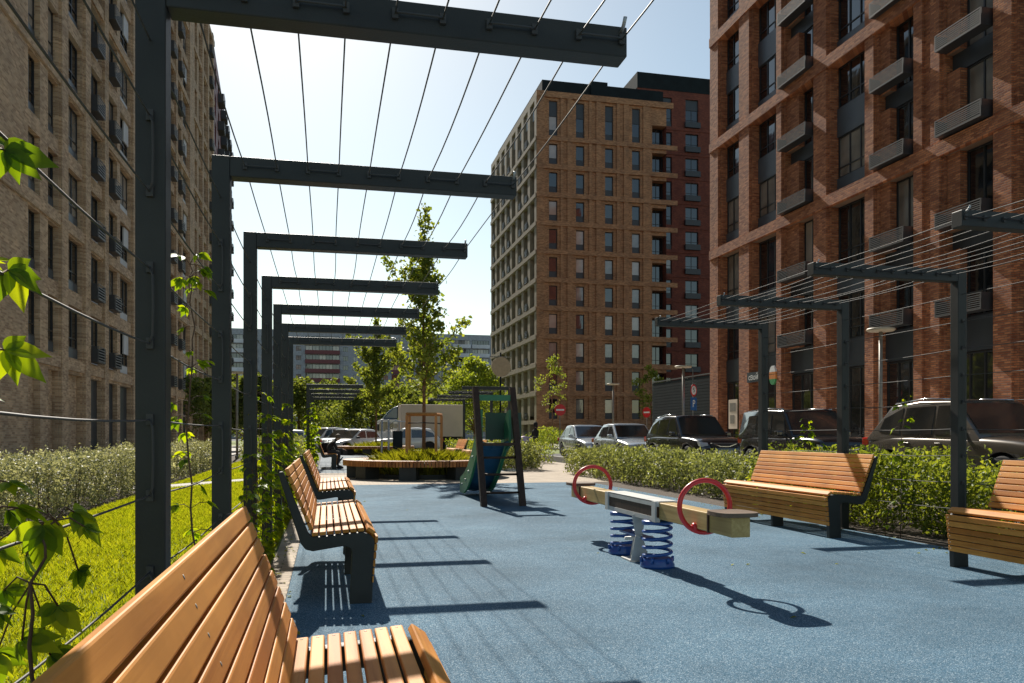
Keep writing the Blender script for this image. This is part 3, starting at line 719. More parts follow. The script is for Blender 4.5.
# ------------------------------------------------------------------ hedges, shrubs
def hedge(name, label, x0, x1, y0, y1, z1, n, leaf, mat, seed, cat='hedge', wob=.12, shoots=0):
    root = thing(name, label, cat, ((x0 + x1) / 2, (y0 + y1) / 2, 0))
    cx, cy = (x0 + x1) / 2, (y0 + y1) / 2
    P = leaves_in_box(n, x0 - cx, x1 - cx, y0 - cy, y1 - cy, .04, z1, .16, wob, seed)
    rng = np.random.default_rng(seed)
    if shoots:
        S = []
        for _ in range(shoots):
            x, y = rng.uniform(x0 - cx, x1 - cx), rng.uniform(y0 - cy, y1 - cy); hh = rng.uniform(.1, .32)
            for k in range(9): S.append((x + rng.normal() * .03, y + rng.normal() * .03, z1 - .05 + hh * k / 9))
        P = np.concatenate([P, np.array(S)])
    link('foliage', leaf_mesh('foliage', P, leaf * (.6 + .8 * rng.random(len(P))), mat, .35, .5), root)
    st = MB()
    for _ in range(int((y1 - y0) * 9)):
        x, y = rng.uniform(x0 - cx + .1, x1 - cx - .1), rng.uniform(y0 - cy + .05, y1 - cy - .05)
        st.tube([(x, y, -.02), (x + rng.normal() * .05, y + rng.normal() * .05, z1 * .5), (x + rng.normal() * .12, y + rng.normal() * .12, z1 * .92)], [.009, .006, .003], 4)
    st.build('stems', 'stem', root)['kind'] = 'stuff'
    return root
hedge('hedge', 'long clipped green hedge behind the rocker, along the parked cars', 7.0, 8.7, 12.3, 23.8, .68, 26000, .075, 'hedge', 1, wob=.2, shoots=200)
hedge('hedge', 'short block of green hedge right of the slide, beyond a path gap', 5.6, 7.0, 26.0, 30.5, .80, 9000, .085, 'hedge', 2, shoots=40)
hedge('hedge', 'loose green hedge at the foot of the right pergola beside the bench on the right', 6.9, 8.5, 3.6, 8.0, .70, 13000, .07, 'bush', 3, shoots=60)
hedge('shrub', 'leafy bright shrub in the gap between the two right benches', 6.75, 8.1, 8.0, 12.1, .82, 15000, .065, 'bush', 4, 'shrub', .2, 90)
hedge('hedge', 'pale leaved hedge before the beige left building, beyond the lawn', -4.95, -3.68, 4.6, 18.4, .80, 44000, .055, 'palehedge', 5, shoots=150)
hedge('hedge', 'second pale hedge along the left building, beyond the concrete path', -5.0, -3.7, 20.4, 32, .85, 17000, .075, 'palehedge', 6, shoots=80)
hedge('hedge', 'dark far hedge between the left pergola and the far pergola', -3.4, -1.2, 34, 46, 1.0, 9000, .1, 'hedge', 8, shoots=20)
hedge('hedge', 'hedge before the parking place, behind the far right pergola', 6.9, 9.0, 31.6, 48, .8, 9000, .1, 'bush', 9, shoots=30)

# ------------------------------------------------------------------ creepers
def leaflet_mesh():
    V, Fc = [], []
    prof = [(0, .0), (.12, .17), (.28, .25), (.45, .26), (.62, .20), (.80, .10), (1.0, .0)]
    for i, (t, w_) in enumerate(prof):
        z = -.10 * t * t; s = .012 if i % 2 else 0
        V += [(t, 0, z), (t - s, w_, z + w_ * .32), (t - s, -w_, z + w_ * .32)]
    for i in range(len(prof) - 1):
        a, b_ = i * 3, i * 3 + 3
        Fc += [(a, b_, b_ + 1, a + 1), (a, a + 2, b_ + 2, b_)]
    return np.array(V), Fc
LV, LF = leaflet_mesh()
def palm_leaf(mb, base, out, nrm, size, rng, count=5):
    """five leaflets spreading from the end of a leaf stalk"""
    out, nrm = Vector(out).normalized(), Vector(nrm).normalized()
    nrm = (nrm - out * nrm.dot(out)).normalized(); side = nrm.cross(out)
    for k in range(count):
        a = (k - (count - 1) / 2) * .62 + rng.uniform(-.12, .12); L = size * (1 - .16 * abs(k - (count - 1) / 2)) * rng.uniform(.68, 1.12)
        d = (out * math.cos(a) + side * math.sin(a) - nrm * rng.uniform(.05, .4)).normalized()
        n2 = (nrm + side * rng.uniform(-.35, .35)).normalized(); n2 = (n2 - d * n2.dot(d)).normalized(); s2 = n2.cross(d)
        vs = [tuple(Vector(base) + (d * v[0] + s2 * v[1] + n2 * v[2]) * L) for v in LV]
        mb.add(vs, LF, 0, True)
def creeper(label, stems, n_per, size, seed, group=None, droop=.5, clusters=None):
    rng = random.Random(seed); p0 = stems[0][0]
    root = thing('creeper', label, 'climbing plant', (p0[0], p0[1], 0), 0, group)
    off = Vector((p0[0], p0[1], 0)); sb, lb = MB(), MB()
    for st in stems:
        pts = [Vector(p) - off for p in st]
        fine = []
        for i in range(len(pts) - 1):
            for t in np.linspace(0, 1, 6)[:-1]: fine.append(pts[i].lerp(pts[i + 1], t) + Vector((rng.gauss(0, .008), rng.gauss(0, .008), 0)))
        fine.append(pts[-1]); k = len(fine)
        sb.tube(fine, [.006 - .004 * i / k for i in range(k)], 5)
        m = int(n_per * sum((pts[i + 1] - pts[i]).length for i in range(len(pts) - 1)))
        for _ in range(m):
            i = rng.randrange(k); base = fine[i]
            a = rng.uniform(0, 6.283); o = Vector((math.cos(a), math.sin(a), rng.uniform(-.3, .5))); L = rng.uniform(.04, .10) * size / .09
            tip = base + o * L; sb.tube([base, base + o * L * .5 + Vector((0, 0, .012)), tip], .0018, 4)
            palm_leaf(lb, tip, o + Vector((0, 0, -droop)), Vector((rng.gauss(0, .4), rng.gauss(0, .4), 1)), size * rng.uniform(.6, 1.15), rng)
    for (p, o, nn, s) in (clusters or []):
        q = Vector(p) - off; palm_leaf(lb, q, o, nn, s, rng)
        near = min((Vector(pp) - off for st in stems for pp in st), key=lambda v: (v - q).length)
        sb.tube([near, near.lerp(q, .5) + Vector((0, 0, .02)), q], .0022, 4)
    sb.build('stems', 'stem', root); lb.build('foliage', 'vine', root)
    return root
# nearest creeper, left edge
cl = []
def clus(x, y, d, o, nn, s):     # a point on the sight line at forward distance d (metres)
    u, v = (x - 512) / F_PX, (HOR - y) / F_PX
    cl.append((((SN + u * CS) * d, (CS - u * SN) * d, H + v * d), o, nn, s))
clus(4, 150, 1.62, (.6, .1, -.35), (-.1, -.8, .6), .115); clus(-12, 140, 1.75, (.6, .1, .1), (.2, -.5, .8), .09)
clus(8, 270, 1.62, (.6, .2, -.4), (.1, -.8, .5), .10); clus(-18, 262, 1.8, (.6, -.1, .2), (.1, -.2, 1), .08)
clus(4, 350, 1.62, (.6, .1, -.3), (0, -.8, .6), .10); clus(-30, 390, 1.7, (.6, .1, -.1), (.1, -.5, .8), .10)
for (x, y, s) in ((8, 510, .08), (42, 525, .10), (74, 512, .10), (26, 556, .075), (4, 590, .085), (58, 606, .09), (78, 570, .06), (22, 640, .085), (-4, 655, .09), (50, 655, .075), (-8, 545, .09)):
    rr_ = random.Random(int(x * 7 + y)); clus(x, y, 1.68 + rr_.uniform(-.14, .2), (rr_.uniform(-.1, 1), rr_.uniform(-.5, .5), rr_.uniform(-.8, .0)), (rr_.gauss(0, .5), rr_.uniform(-.9, -.2), .7), s)
creeper('creeper with large sunlit leaves at the left edge, nearest to the viewer',
        [[(-.62, 1.62, 0), (-.62, 1.63, .45), (-.66, 1.66, .85), (-.60, 1.62, 1.1), (-.72, 1.60, 1.35), (-.68, 1.58, 1.7), (-.66, 1.55, 1.95)], [(-.62, 1.62, .3), (-.55, 1.75, .6), (-.58, 1.8, .9), (-.55, 1.85, 1.02)], [(-.62, 1.6, 0), (-.7, 1.45, .3), (-.66, 1.5, .6)]],
        6, .07, 31, None, .5, cl)
creeper('slender creeper climbing a wire between the first and second post', [[(-.64, 4.15, 0), (-.63, 4.18, .6), (-.66, 4.12, 1.2), (-.63, 4.15, 1.6), (-.64, 4.2, 1.9), (-.63, 4.15, 2.05)]], 22, .085, 32, 'creepers on the left pergola')
creeper('dense creeper at the base of the left posts between the first two benches', [[(-.5, 5.6, 0), (-.52 + .1 * math.sin(i * 2), 4.9 + i * .35, .06), (-.55, 4.95 + i * .33, .35), (-.52, 5.0 + i * .3, .7 + .1 * (i % 3))] for i in range(6)], 22, .08, 33, 'creepers on the left pergola')
creeper('tall dense creeper around the third and fourth post of the left pergola', [[(-.62, 8.0, 0), (-.62, 6.9 + i * .32, .06), (-.60, 6.95 + i * .3, .5), (-.58, 6.9 + i * .31, 1.0 + .18 * ((i * 7) % 4))] for i in range(8)], 20, .085, 34, 'creepers on the left pergola')
creeper('creeper mass low between the farther posts of the left pergola', [[(-.62, 12.0, 0), (-.62, 9.8 + i * .5, .06), (-.60, 9.85 + i * .5, .5), (-.58, 9.8 + i * .5, 1.0 + .2 * ((i * 5) % 4))] for i in range(10)], 24, .10, 35, 'creepers on the left pergola')
creeper('bright creeper covering the first post of the far left pergola', [[(-.5, 28.15, 0), (-.5, 28.1, .8), (-.55, 28.15, 1.6), (-.5, 28.2, 2.2)], [(-.5, 28.15, 0), (-.4, 28.2, .8), (-.45, 28.2, 1.5)], [(-.5, 28.15, 0), (-.6, 29.2, .3), (-.6, 29.6, 1.4)], [(-.5, 28.15, 0), (-.6, 30.6, .3), (-.6, 31.6, 1.6)]], 40, .15, 36, 'creepers on the left pergola')
creeper('tall thin shoot of creeper right of the bench behind the rocker', [[(6.45, 8.1, 0), (6.48, 8.12, .7), (6.42, 8.05, 1.2), (6.5, 8.1, 1.62)], [(6.4, 8.3, 0), (6.45, 8.25, .5), (6.42, 8.2, .95)]], 16, .075, 37)
creeper('creeper shoots rising behind the back of the bench by the rocker', [[(6.5, 10.0, 0), (6.5, 10.0, .7), (6.45, 9.95, 1.2), (6.5, 10.0, 1.4)], [(6.5, 10.5, 0), (6.5, 10.45, .8), (6.5, 10.3, 1.15)], [(6.55, 9.6, 0), (6.5, 9.7, .7), (6.5, 9.75, 1.05)]], 18, .08, 38)

# ------------------------------------------------------------------ buildings
WM = {}
def window_mesh(w, h, glass, transom=True):
    """frame and glass of one window: x 0..w, z 0..h, front of the frame at y=0"""
    key = (round(w, 2), round(h, 2), glass)
    if key in WM: return WM[key]
    f = MB(); t = .07
    f.box(0, t, 0, .08, 0, h); f.box(w - t, w, 0, .08, 0, h); f.box(t, w - t, .001, .079, 0, t); f.box(t, w - t, .001, .079, h - t, h)
    n = 1 if w < 1.15 else (2 if w < 2.0 else 3)
    for i in range(1, n):
        x = t + (w - 2 * t) * i / n; f.box(x - .035, x + .035, .002, .078, t, h - t)
    if h > 1.7: f.box(t, w - t, .003, .077, h * .24, h * .24 + .05)
    g = MB(); g.box(t * .6, w - t * .6, .045, .06, t * .6, h - t * .6)
    WM[key] = (f.mesh('window', 'frame'), g.mesh('glass', glass)); return WM[key]
PM = {}
def box_mesh(name, w, d, h, mat):
    key = (name, round(w, 2), round(d, 2), round(h, 2), mat)
    if key not in PM:
        m = MB(); m.box(0, w, 0, d, 0, h); PM[key] = m.mesh(name, mat)
    return PM[key]
def basket_mesh(w, d, h, nsl, mat='louvre'):
    """open-topped steel basket for a cooling unit with a louvred front; front at y=0"""
    key = ('basket', round(w, 2), nsl)
    if key in PM: return PM[key]
    m = MB()
    for (a, b_, c, d_, e, f) in ((0, w, 0, .03, 0, .035), (0, w, 0, .03, h - .035, h), (0, .035, .001, .029, .035, h - .035), (w - .035, w, .001, .029, .035, h - .035)): m.box(a, b_, c, d_, e, f, 1)
    for i in range(nsl):
        z = .05 + (h - .1) * i / nsl
        m.box(.035, w - .035, .002, .020, z, z + (h - .1) / nsl * .42, 1)
    m.box(0, .03, .051, d, 0, h, 0); m.box(w - .03, w, .051, d, 0, h, 0); m.box(.031, w - .031, .051, d, 0, .03, 0)
    PM[key] = m.mesh('air_conditioner_basket', ['basket', mat]); return PM[key]
def wall_mesh(L, z0, z1, openings, depth, mat, name='wall', thick=None):
    """facade sheet at y=0 with rectangular holes that go DEPTH into the wall; x along, z up"""
    xs = sorted({0, L, *[round(o[0], 3) for o in openings], *[round(o[1], 3) for o in openings]}); zs = sorted({z0, z1, *[round(o[2], 3) for o in openings], *[round(o[3], 3) for o in openings]})
    xi = {x: i for i, x in enumerate(xs)}; zi = {z: i for i, z in enumerate(zs)}
    hole = set()
    for o in openings:
        for i in range(xi[round(o[0], 3)], xi[round(o[1], 3)]):
            for k in range(zi[round(o[2], 3)], zi[round(o[3], 3)]): hole.add((i, k))
    m = MB()
    # merge vertical runs per column of cells to keep it light
    for i in range(len(xs) - 1):
        k = 0
        while k < len(zs) - 1:
            if (i, k) in hole: k += 1; continue
            k2 = k
            while k2 < len(zs) - 1 and (i, k2) not in hole: k2 += 1
            m.add([(xs[i], 0, zs[k]), (xs[i + 1], 0, zs[k]), (xs[i + 1], 0, zs[k2]), (xs[i], 0, zs[k2])], [(0, 1, 2, 3)]); k = k2
    for o in openings:
        a, b_, c, d_ = [round(v, 3) for v in o[:4]]; D = o[4] if len(o) > 4 else depth
        if a > 0: m.add([(a, 0, c), (a, D, c), (a, D, d_), (a, 0, d_)], [(0, 1, 2, 3)])
        if b_ < L: m.add([(b_, 0, c), (b_, 0, d_), (b_, D, d_), (b_, D, c)], [(0, 1, 2, 3)])
        m.add([(a, 0, c), (b_, 0, c), (b_, D, c), (a, D, c)], [(0, 1, 2, 3)])
        m.add([(a, 0, d_), (a, D, d_), (b_, D, d_), (b_, 0, d_)], [(0, 1, 2, 3)])
    return m
class Facade:
    def __init__(s, root, origin, rz):
        s.root = root; s.rel = Vector(origin) - Vector(root.location); s.rz = rz; s.M4 = Matrix.Translation(Vector(origin)) @ Matrix.Rotation(rz, 4, 'Z'); s.items = []
    def put(s, kind, me, x, y, z, sub=None): s.items.append((kind, me, (x, y, z), sub))
    def seen(s, x, z, m=60):
        p = s.M4 @ Vector((x, 0, z)); q = proj(p.x, p.y, p.z)
        return q is not None and -m < q[0] < 1024 + m and q[1] > -m * 2
def flush(facs, limit=100):
    """children for the parts that show largest; the rest of a kind as one mesh"""
    by = {}
    for f in facs:
        for it in f.items: by.setdefault(it[0], []).append((f, it))
    for kind, lst in by.items():
        lst.sort(key=lambda e: (e[0].M4 @ Vector(e[1][2])).length)
        lim = limit if len(lst) <= limit else limit - 1
        for f, (k, me, p, sub) in lst[:lim]:
            o = link(k, me, f.root, f.rel + Matrix.Rotation(f.rz, 3, 'Z') @ Vector(p), (0, 0, f.rz))
            if sub is not None: link(sub[0], sub[1], o, sub[2])
        rest = lst[lim:]
        if rest:
            V, Fc, Mi, mats = [], [], [], []
            for f, (k, me, p, sub) in rest:
                for m_, off in ((me, (0, 0, 0)),) + (((sub[1], sub[2]),) if sub else ()):
                    T = Matrix.Translation(f.rel) @ Matrix.Rotation(f.rz, 4, 'Z') @ Matrix.Translation(Vector(p) + Vector(off)); b = len(V)
                    V += [tuple(T @ v.co) for v in m_.vertices]
                    for pl in m_.polygons:
                        Fc.append([b + i for i in pl.vertices]); mt = m_.materials[pl.material_index]
                        if mt not in mats: mats.append(mt)
                        Mi.append(mats.index(mt))
            me2 = bpy.data.meshes.new(kind); me2.from_pydata(V, [], Fc)
            for m_ in mats: me2.materials.append(m_)
            me2.polygons.foreach_set('material_index', Mi); me2.update()
            o = link(kind, me2, rest[0][0].root); o['kind'] = 'stuff'
def add_window(f, x, y, z, w, h, glass): 
    fr, gl = window_mesh(w, h, glass); f.put('window', fr, x, y, z, ('glass', gl, (0, 0, 0)))
rg_ = random.Random(3)
def gl(pc=.25, pb=.1):
    r = rg_.random(); return 'glassC' if r < pc else ('glassB' if r < pc + pb else 'glassD')

# --- right building
rb = thing('apartment_building', 'tall red brick apartment block with louvred baskets, at the right edge', 'building', (23.2, 30, 0))
TOP = 38.9; LR = 34.0
f = Facade(rb, (23.2, 46.0, 0), -math.pi / 2)
cols = [('p', 1.2, 3.45, 1.75), ('p', 4.9, 7.4, 0), ('b', 8.2, 10.75, 1.1), ('p', 12.1, 14.6, 0), ('b', 15.5, 17.65, .6), ('b', 19.35, 21.65, .65), ('p', 22.75, 25.2, 0), ('b', 26.2, 28.6, .8), ('p', 29.6, 32.1, 0)]
pairs = [(12.5 + 6.5 * k, 18.5 + 6.5 * k) for k in range(4)]
ops = []; D = .5
for c in cols:
    ops.append((c[1], c[2], .12, 11.9, D))
    for a, b_ in pairs: ops.append((c[1], c[2], a, b_, D))
wall_mesh(LR, 0, TOP, ops, D, 'brickR').build('wall', 'brickR', rb, f.rel, (0, 0, f.rz))
# piers and floor bands stand proud of the field
pb = MB()
pe = [0] + [v for c in cols for v in (c[1], c[2])] + [LR]
for i in range(0, len(pe), 2):
    a, b_ = pe[i], pe[i + 1]
    if b_ - a < 1.6: pb.box(a + (.16 if i else 0), b_ - .16, -.14, -.003, .05, TOP)
    else:
        pb.box(a + .14, a + .62, -.14, -.003, .05, TOP); pb.box(b_ - .62, b_ - .14, -.14, -.003, .05, TOP)
pb.build('pier', 'brickR', rb, f.rel, (0, 0, f.rz))
for z in (11.92, 18.52, 25.02, 31.52, 38.1):
    q = MB(); q.box(-.02, LR, -.19, -.0035, z, z + .56); q.build('floor_band', 'brickR', rb, f.rel, (0, 0, f.rz))
def put_floor(c, z, hgt, basket):
    """one storey of a bay"""
    t, a, b_, off = c
    if not f.seen((a + b_) / 2, z): 
        f.put('panel', box_mesh('panel', b_ - a, .05, hgt, 'navy'), a, D - .06, z); return
    add_window(f, a + (off if t == 'b' else 0) + .02, D - .1, z, b_ - a - (off if t == 'b' else 0) - .04, hgt, gl(.26, .05))
    if t == 'b':
        f.put('side_panel', box_mesh('side_panel', off - .003, D - .1, hgt, 'brickR'), a, .1, z)
        if basket:
            w_ = b_ - a - .05; f.put('air_conditioner_basket', basket_mesh(w_, .54, .62, 7), a, -.48, z + .06)
def put_panel(c, z, hgt, mat='navy'): f.put('spandrel_panel', box_mesh('spandrel_panel', c[2] - c[1] - .004, .08, hgt - .004, mat), c[1] + .002, D - .16, z + .002)
for c in cols:
    for a, b_ in pairs:
        if c[0] == 'p':
            put_panel(c, a, .75, 'bluegrey'); put_floor(c, a + .75, 1.95, 0); put_panel(c, a + 2.7, 1.35, 'bluegrey'); put_floor(c, a + 4.05, b_ - a - 4.05, 0)
        else:
            put_floor(c, a, 2.55, 1); put_panel(c, a + 2.55, .72); put_floor(c, a + 3.27, b_ - a - 3.27, 1)
    # shop storey and the two above it
    put_panel(c, 4.3, 1.3)
    if c[0] == 'p': put_floor(c, 5.6, 2.1, 0); put_panel(c, 7.7, 1.4, 'bluegrey'); put_floor(c, 9.1, 2.8, 0)
    else: put_floor(c, 5.6, 2.6, 1); put_panel(c, 8.2, .75); put_floor(c, 8.95, 2.95, 1)
    w_ = c[2] - c[1]; fr, g_ = window_mesh(w_ - .04, 4.15, 'shop'); f.put('shop_window', fr, c[1] + .02, D - .1, .13, ('glass', g_, (0, 0, 0)))
flush([f])
bx = MB(); bx.add([(0, 0, 0), (0, 18, 0), (0, 18, TOP), (0, 0, TOP)], [(0, 1, 2, 3)]); bx.add([(LR, 0, 0), (LR, 18, 0), (LR, 18, TOP), (LR, 0, TOP)], [(0, 1, 2, 3)]); bx.add([(0, 18, 0), (LR, 18, 0), (LR, 18, TOP), (0, 18, TOP)], [(0, 1, 2, 3)])
bx.build('back_wall', 'brickW', rb, f.rel, (0, 0, f.rz))
rf = MB(); rf.box(0, LR, .01, 18, TOP - .3, TOP - .05); rf.build('roof', 'navy', rb, f.rel, (0, 0, f.rz))
fr_ = f

# --- brick tower and its dark wing
mt = thing('apartment_tower', 'tan brick apartment tower with narrow windows in the middle of the view', 'building', (22.7, 87.1, 0))
fa = Facade(mt, (22.7, 87.1, 0), 0); TM = 39.4; LM = 15.5; ops = []
mcol = [1.45, 4.6, 8.05, 11.3]
rows = [34.05 - 3.165 * k for k in range(11)]
for x in mcol:
    for i, z in enumerate(rows):
        if z < .3: continue
        ops.append((x, x + .98, z + .5, z + (4.4 if i == 0 else 2.75), .28))
for i, z in enumerate(rows):
    if z > .3: ops.append((13.75, LM, z + .5, z + 2.66, 1.1))
wall_mesh(LM, 0, TM, ops, .28, 'brickM').build('wall', 'brickM', mt)
for (x, i, z) in [(x, i, z) for x in mcol for i, z in enumerate(rows) if z > .3]:
    fa.put('spandrel_panel', box_mesh('spandrel_panel', .97, .06, .62, 'navy'), x + .005, .2, z + .505)
    add_window(fa, x + .005, .2, z + 1.13, .97, 1.61, 'glassD' if i < 3 and x > 2 else gl(.35, .45))  # lower rows mix in warm panes, a tan reflection painted as colour
    if i == 0: fa.put('spandrel_panel', box_mesh('spandrel_panel', .97, .06, 1.65, 'navy'), x + .005, .2, z + 2.745)
for z in rows:
    if z > .3: add_window(fa, 13.8, 1.0, z + .52, 1.66, 2.1, 'glassD')
for x, w_ in ((0.02, .9), (2.75, .35), (3.55, .6), (6.1, .35), (6.95, .6), (9.4, .35), (10.25, .6), (12.6, .9)):
    q = MB(); q.box(x, x + w_, -.16, -.003, 0, TM - .4); q.build('pilaster', 'brickM', mt)
for i, z in enumerate([TM - .55] + rows + [.0]):
    if z < .2: continue
    q = MB(); q.box(-.01, LM + (1.3 if i else .8), -.22, -.0035, z - .1, z + .42 if i else TM); q.build('floor_band', 'brickM', mt)
fl = Facade(mt, (22.7, 112.6, 0), -math.pi / 2); LL = 25.5; ops = []
lc_ = [.7 + 3.12 * i for i in range(8)]
for x in lc_:
    for z in rows + [.25]: ops.append((x, x + 2.05, z + .5, z + (4.6 if z == rows[0] else 2.95), .6))
wall_mesh(LL, 0, TM, ops, .6, 'beigeframe').build('wall', 'beigeframe', mt, fl.rel, (0, 0, fl.rz))
for i, x in enumerate(lc_):
    for j, z in enumerate(rows + [.25]):
        add_window(fl, x + .01, .5, z + .51, 2.03, 2.42, gl(.12, .04))
        if j == 0: fl.put('spandrel_panel', box_mesh('spandrel_panel', 2.04, .05, 1.6, 'panelpale'), x + .005, .35, z + 2.98)
        if i % 3 != 1: fl.put('air_conditioner_basket', basket_mesh(1.0, .45, .75, 4, 'basket'), x + 1.0, -.12, z + .52)
for z in rows:
    q = MB(); q.box(.0, LL - .01, -.10, -.003, z - .1, z + .35); q.build('floor_band', 'beigeframe', mt, fl.rel, (0, 0, fl.rz))
flush([fa, fl])
q = MB(); q.box(.9, LM, .9, 25, TM - .02, TM + 1.7); q.box(6.6, 8.6, .7, 3, TM - .02, TM + 2.0); q.build('roof_parapet', 'fence', mt)
q = MB(); q.add([(LM, 0, 0), (LM, 25.5, 0), (LM, 25.5, TM), (LM, 0, TM)], [(0, 1, 2, 3)]); q.add([(0, 0, TM), (LM, 0, TM), (LM, 25.5, TM), (0, 25.5, TM)], [(0, 1, 2, 3)]); q.add([(0, 25.5, 0), (LM, 25.5, 0), (LM, 25.5, TM), (0, 25.5, TM)], [(0, 1, 2, 3)]); q.build('back_wall', 'brickW', mt)

wg = thing('apartment_wing', 'darker red brick block behind the tan tower, wide dark windows, right of it', 'building', (38.6, 97, 0))
fw = Facade(wg, (38.6, 97, 0), 0); TW = 45.4; LW = 26; ops = []
wcol = [(2.0, 4.7), (6.6, 8.4), (10.6, 12.4), (14.4, 16.6), (18.6, 20.6)]
wr = [41.1 - 3.16 * k for k in range(13)]
for a, b_ in wcol:
    for i, z in enumerate(wr): ops.append((a, b_, z - .3, z + (3.4 if i == 0 else 2.1), .3))
wall_mesh(LW, 0, TW, ops, .3, 'brickW').build('wall', 'brickW', wg)
for a, b_ in wcol:
    for i, z in enumerate(wr):
        fw.put('spandrel_panel', box_mesh('spandrel_panel', b_ - a - .01, .06, .62, 'navy'), a + .005, .16, z - .295)
        add_window(fw, a + .005, .2, z + .34, b_ - a - .01, 1.75, gl(.12, .0))
        if i == 0: fw.put('spandrel_panel', box_mesh('spandrel_panel', b_ - a - .01, .06, 1.3, 'navy'), a + .005, .2, z + 2.1)
        if a > 6: fw.put('balcony_basket', box_mesh('balcony_basket', b_ - a + .3, .35, .7, 'navy'), a - .15, -.36, z - .3)
for z in wr:
    q = MB(); q.box(0, LW, -.08, -.003, z - .75, z - .35); q.build('floor_band', 'brickW', wg)
flush([fw])
q = MB(); q.box(-.05, LW, -.05, 22, TW, TW + 2.0); q.build('roof_parapet', 'fence', wg)
q = MB(); q.add([(0, 0, 0), (0, 22, 0), (0, 22, TW), (0, 0, TW)], [(0, 1, 2, 3)]); q.add([(LW, 0, 0), (LW, 22, 0), (LW, 22, TW), (LW, 0, TW)], [(0, 1, 2, 3)]); q.build('side_wall', 'brickW', wg)

# --- left building
lb_ = thing('apartment_building', 'long beige brick apartment block with deep window niches, along the left side', 'building', (-11.6, 50, 0))
LY0, LL2, TL = 12.0, 78.0, 42.6
f = Facade(lb_, (-11.6, LY0, 0), math.pi / 2); ops, elems = [], []
base = [('n', 35.7, 37.06), ('n', 38.05, 39.4), ('w', 40.5, 42.96), ('b', 44.1, 46.5), ('b', 47.5, 49.7), ('t', 50.4, 53.0)]
base2 = [('n', 17.0, 18.4), ('w', 20.4, 22.8), ('n', 25.0, 26.4), ('w', 28.4, 30.8)]
lcols = base2 + [(t, a + 20.8 * m, b_ + 20.8 * m) for m in range(3) for t, a, b_ in base if b_ + 20.8 * m < 89]
for t, a, b_ in lcols:
    a, b_ = a - LY0, b_ - LY0; ops.append((a, b_, .35, 4.0, .30))
    for k in range(12):
        z = 4.75 + 3.15 * k
        if not f.seen((a + b_) / 2, z): continue
        ops.append((a, b_, z, z + 2.45, .30)); elems.append((t, a, b_, z, k))
wall_mesh(LL2, 0, TL, ops, .30, 'brickL').build('wall', 'brickL', lb_, f.rel, (0, 0, f.rz))
for t, a, b_ in lcols:
    a, b_ = a - LY0, b_ - LY0
    f.put('ground_panel', box_mesh('ground_panel', b_ - a, .1, 3.64, 'navy' if t in 'bt' else 'brickL'), a, .24, .355)
for t, a, b_, z, k in elems:
    add_window(f, a + .005, .215, z + .5, b_ - a - .01, 1.94, gl(.25, .1)); f.put('spandrel_panel', box_mesh('spandrel_panel', b_ - a - .01, .1, .49, 'bluegrey' if t in 'nw' else 'panelpale'), a + .005, .20, z + .005)
    if t == 'b': f.put('air_conditioner_basket', basket_mesh(1.35, .45, .8, 5, 'louvre'), a + .05, -.44, z + .05)
    if t == 'b': f.put('niche_panel', box_mesh('niche_panel', b_ - a - 1.5, .08, 2.43, 'frame'), a + .005, .12, z + .01)
    if t == 't' and k % 2 == 0: f.put('spandrel_panel', box_mesh('spandrel_panel', 1.1, .08, 1.2, 'panelpale'), a + 1.4, .12, z + 1.2)
for k in range(7):
    z = 4.15 + 6.3 * k
    q = MB(); q.box(0, LL2, -.09, -.003, z, z + .5); q.build('floor_band', 'brickL', lb_, f.rel, (0, 0, f.rz))
for m in range(3):
    for (a, b_) in ((53.1, 55.2), (43.1, 44.0), (46.6, 47.4), (39.5, 40.4)):
        a2, b2 = a + 20.8 * m - LY0, b_ + 20.8 * m - LY0
        if b2 < LL2: q = MB(); q.box(a2, b2, -.13, -.0035, .3, TL); q.build('pier', 'brickL', lb_, f.rel, (0, 0, f.rz))
q = MB(); q.box(0, LL2, -.07, -.0036, 0, .3); q.build('plinth', 'concrete', lb_, f.rel, (0, 0, f.rz))
flush([f])
q = MB(); q.add([(0, 0, 0), (0, 16, 0), (0, 16, TL), (0, 0, TL)], [(0, 1, 2, 3)]); q.add([(LL2, 0, 0), (LL2, 16, 0), (LL2, 16, TL), (LL2, 0, TL)], [(0, 1, 2, 3)]); q.add([(0, 16, 0), (LL2, 16, 0), (LL2, 16, TL), (0, 16, TL)], [(0, 1, 2, 3)]); q.add([(0, 0, TL), (LL2, 0, TL), (LL2, 16, TL), (0, 16, TL)], [(0, 1, 2, 3)]); q.build('back_wall', 'brickL', lb_, f.rel, (0, 0, f.rz))
# maroon wing at its far end, turned a little away
lw = thing('apartment_wing', 'maroon far end wing of the left apartment block', 'building', (-11.7, 90.3, 0))
f = Facade(lw, (-11.7, 90.3, 0), math.pi / 2 + math.atan2(1.9, 32)); ops = []
lcs = [2 + 5 * i for i in range(6)]
for x in lcs:
    for k in range(13): ops.append((x, x + 2.2, 1.2 + 3.15 * k, 3.6 + 3.15 * k, .4))
wall_mesh(32, 0, TL, ops, .4, 'redpanel').build('wall', 'redpanel', lw, f.rel, (0, 0, f.rz))
for x in lcs:
    for k in range(13):
        z = 1.2 + 3.15 * k; add_window(f, x + .01, .3, z + .01, 2.18, 2.38, gl(.2, .1))
        if x > 2: f.put('air_conditioner_basket', basket_mesh(2.1, .7, 1.0, 3, 'basket'), x + .05, -.7, z + .05)
flush([f])
q = MB(); q.add([(32, 0, 0), (32, 14, 0), (32, 14, TL), (32, 0, TL)], [(0, 1, 2, 3)]); q.add([(0, 0, TL), (32, 0, TL), (32, 14, TL), (0, 14, TL)], [(0, 1, 2, 3)]); q.build('back_wall', 'redpanel', lw, f.rel, (0, 0, f.rz))

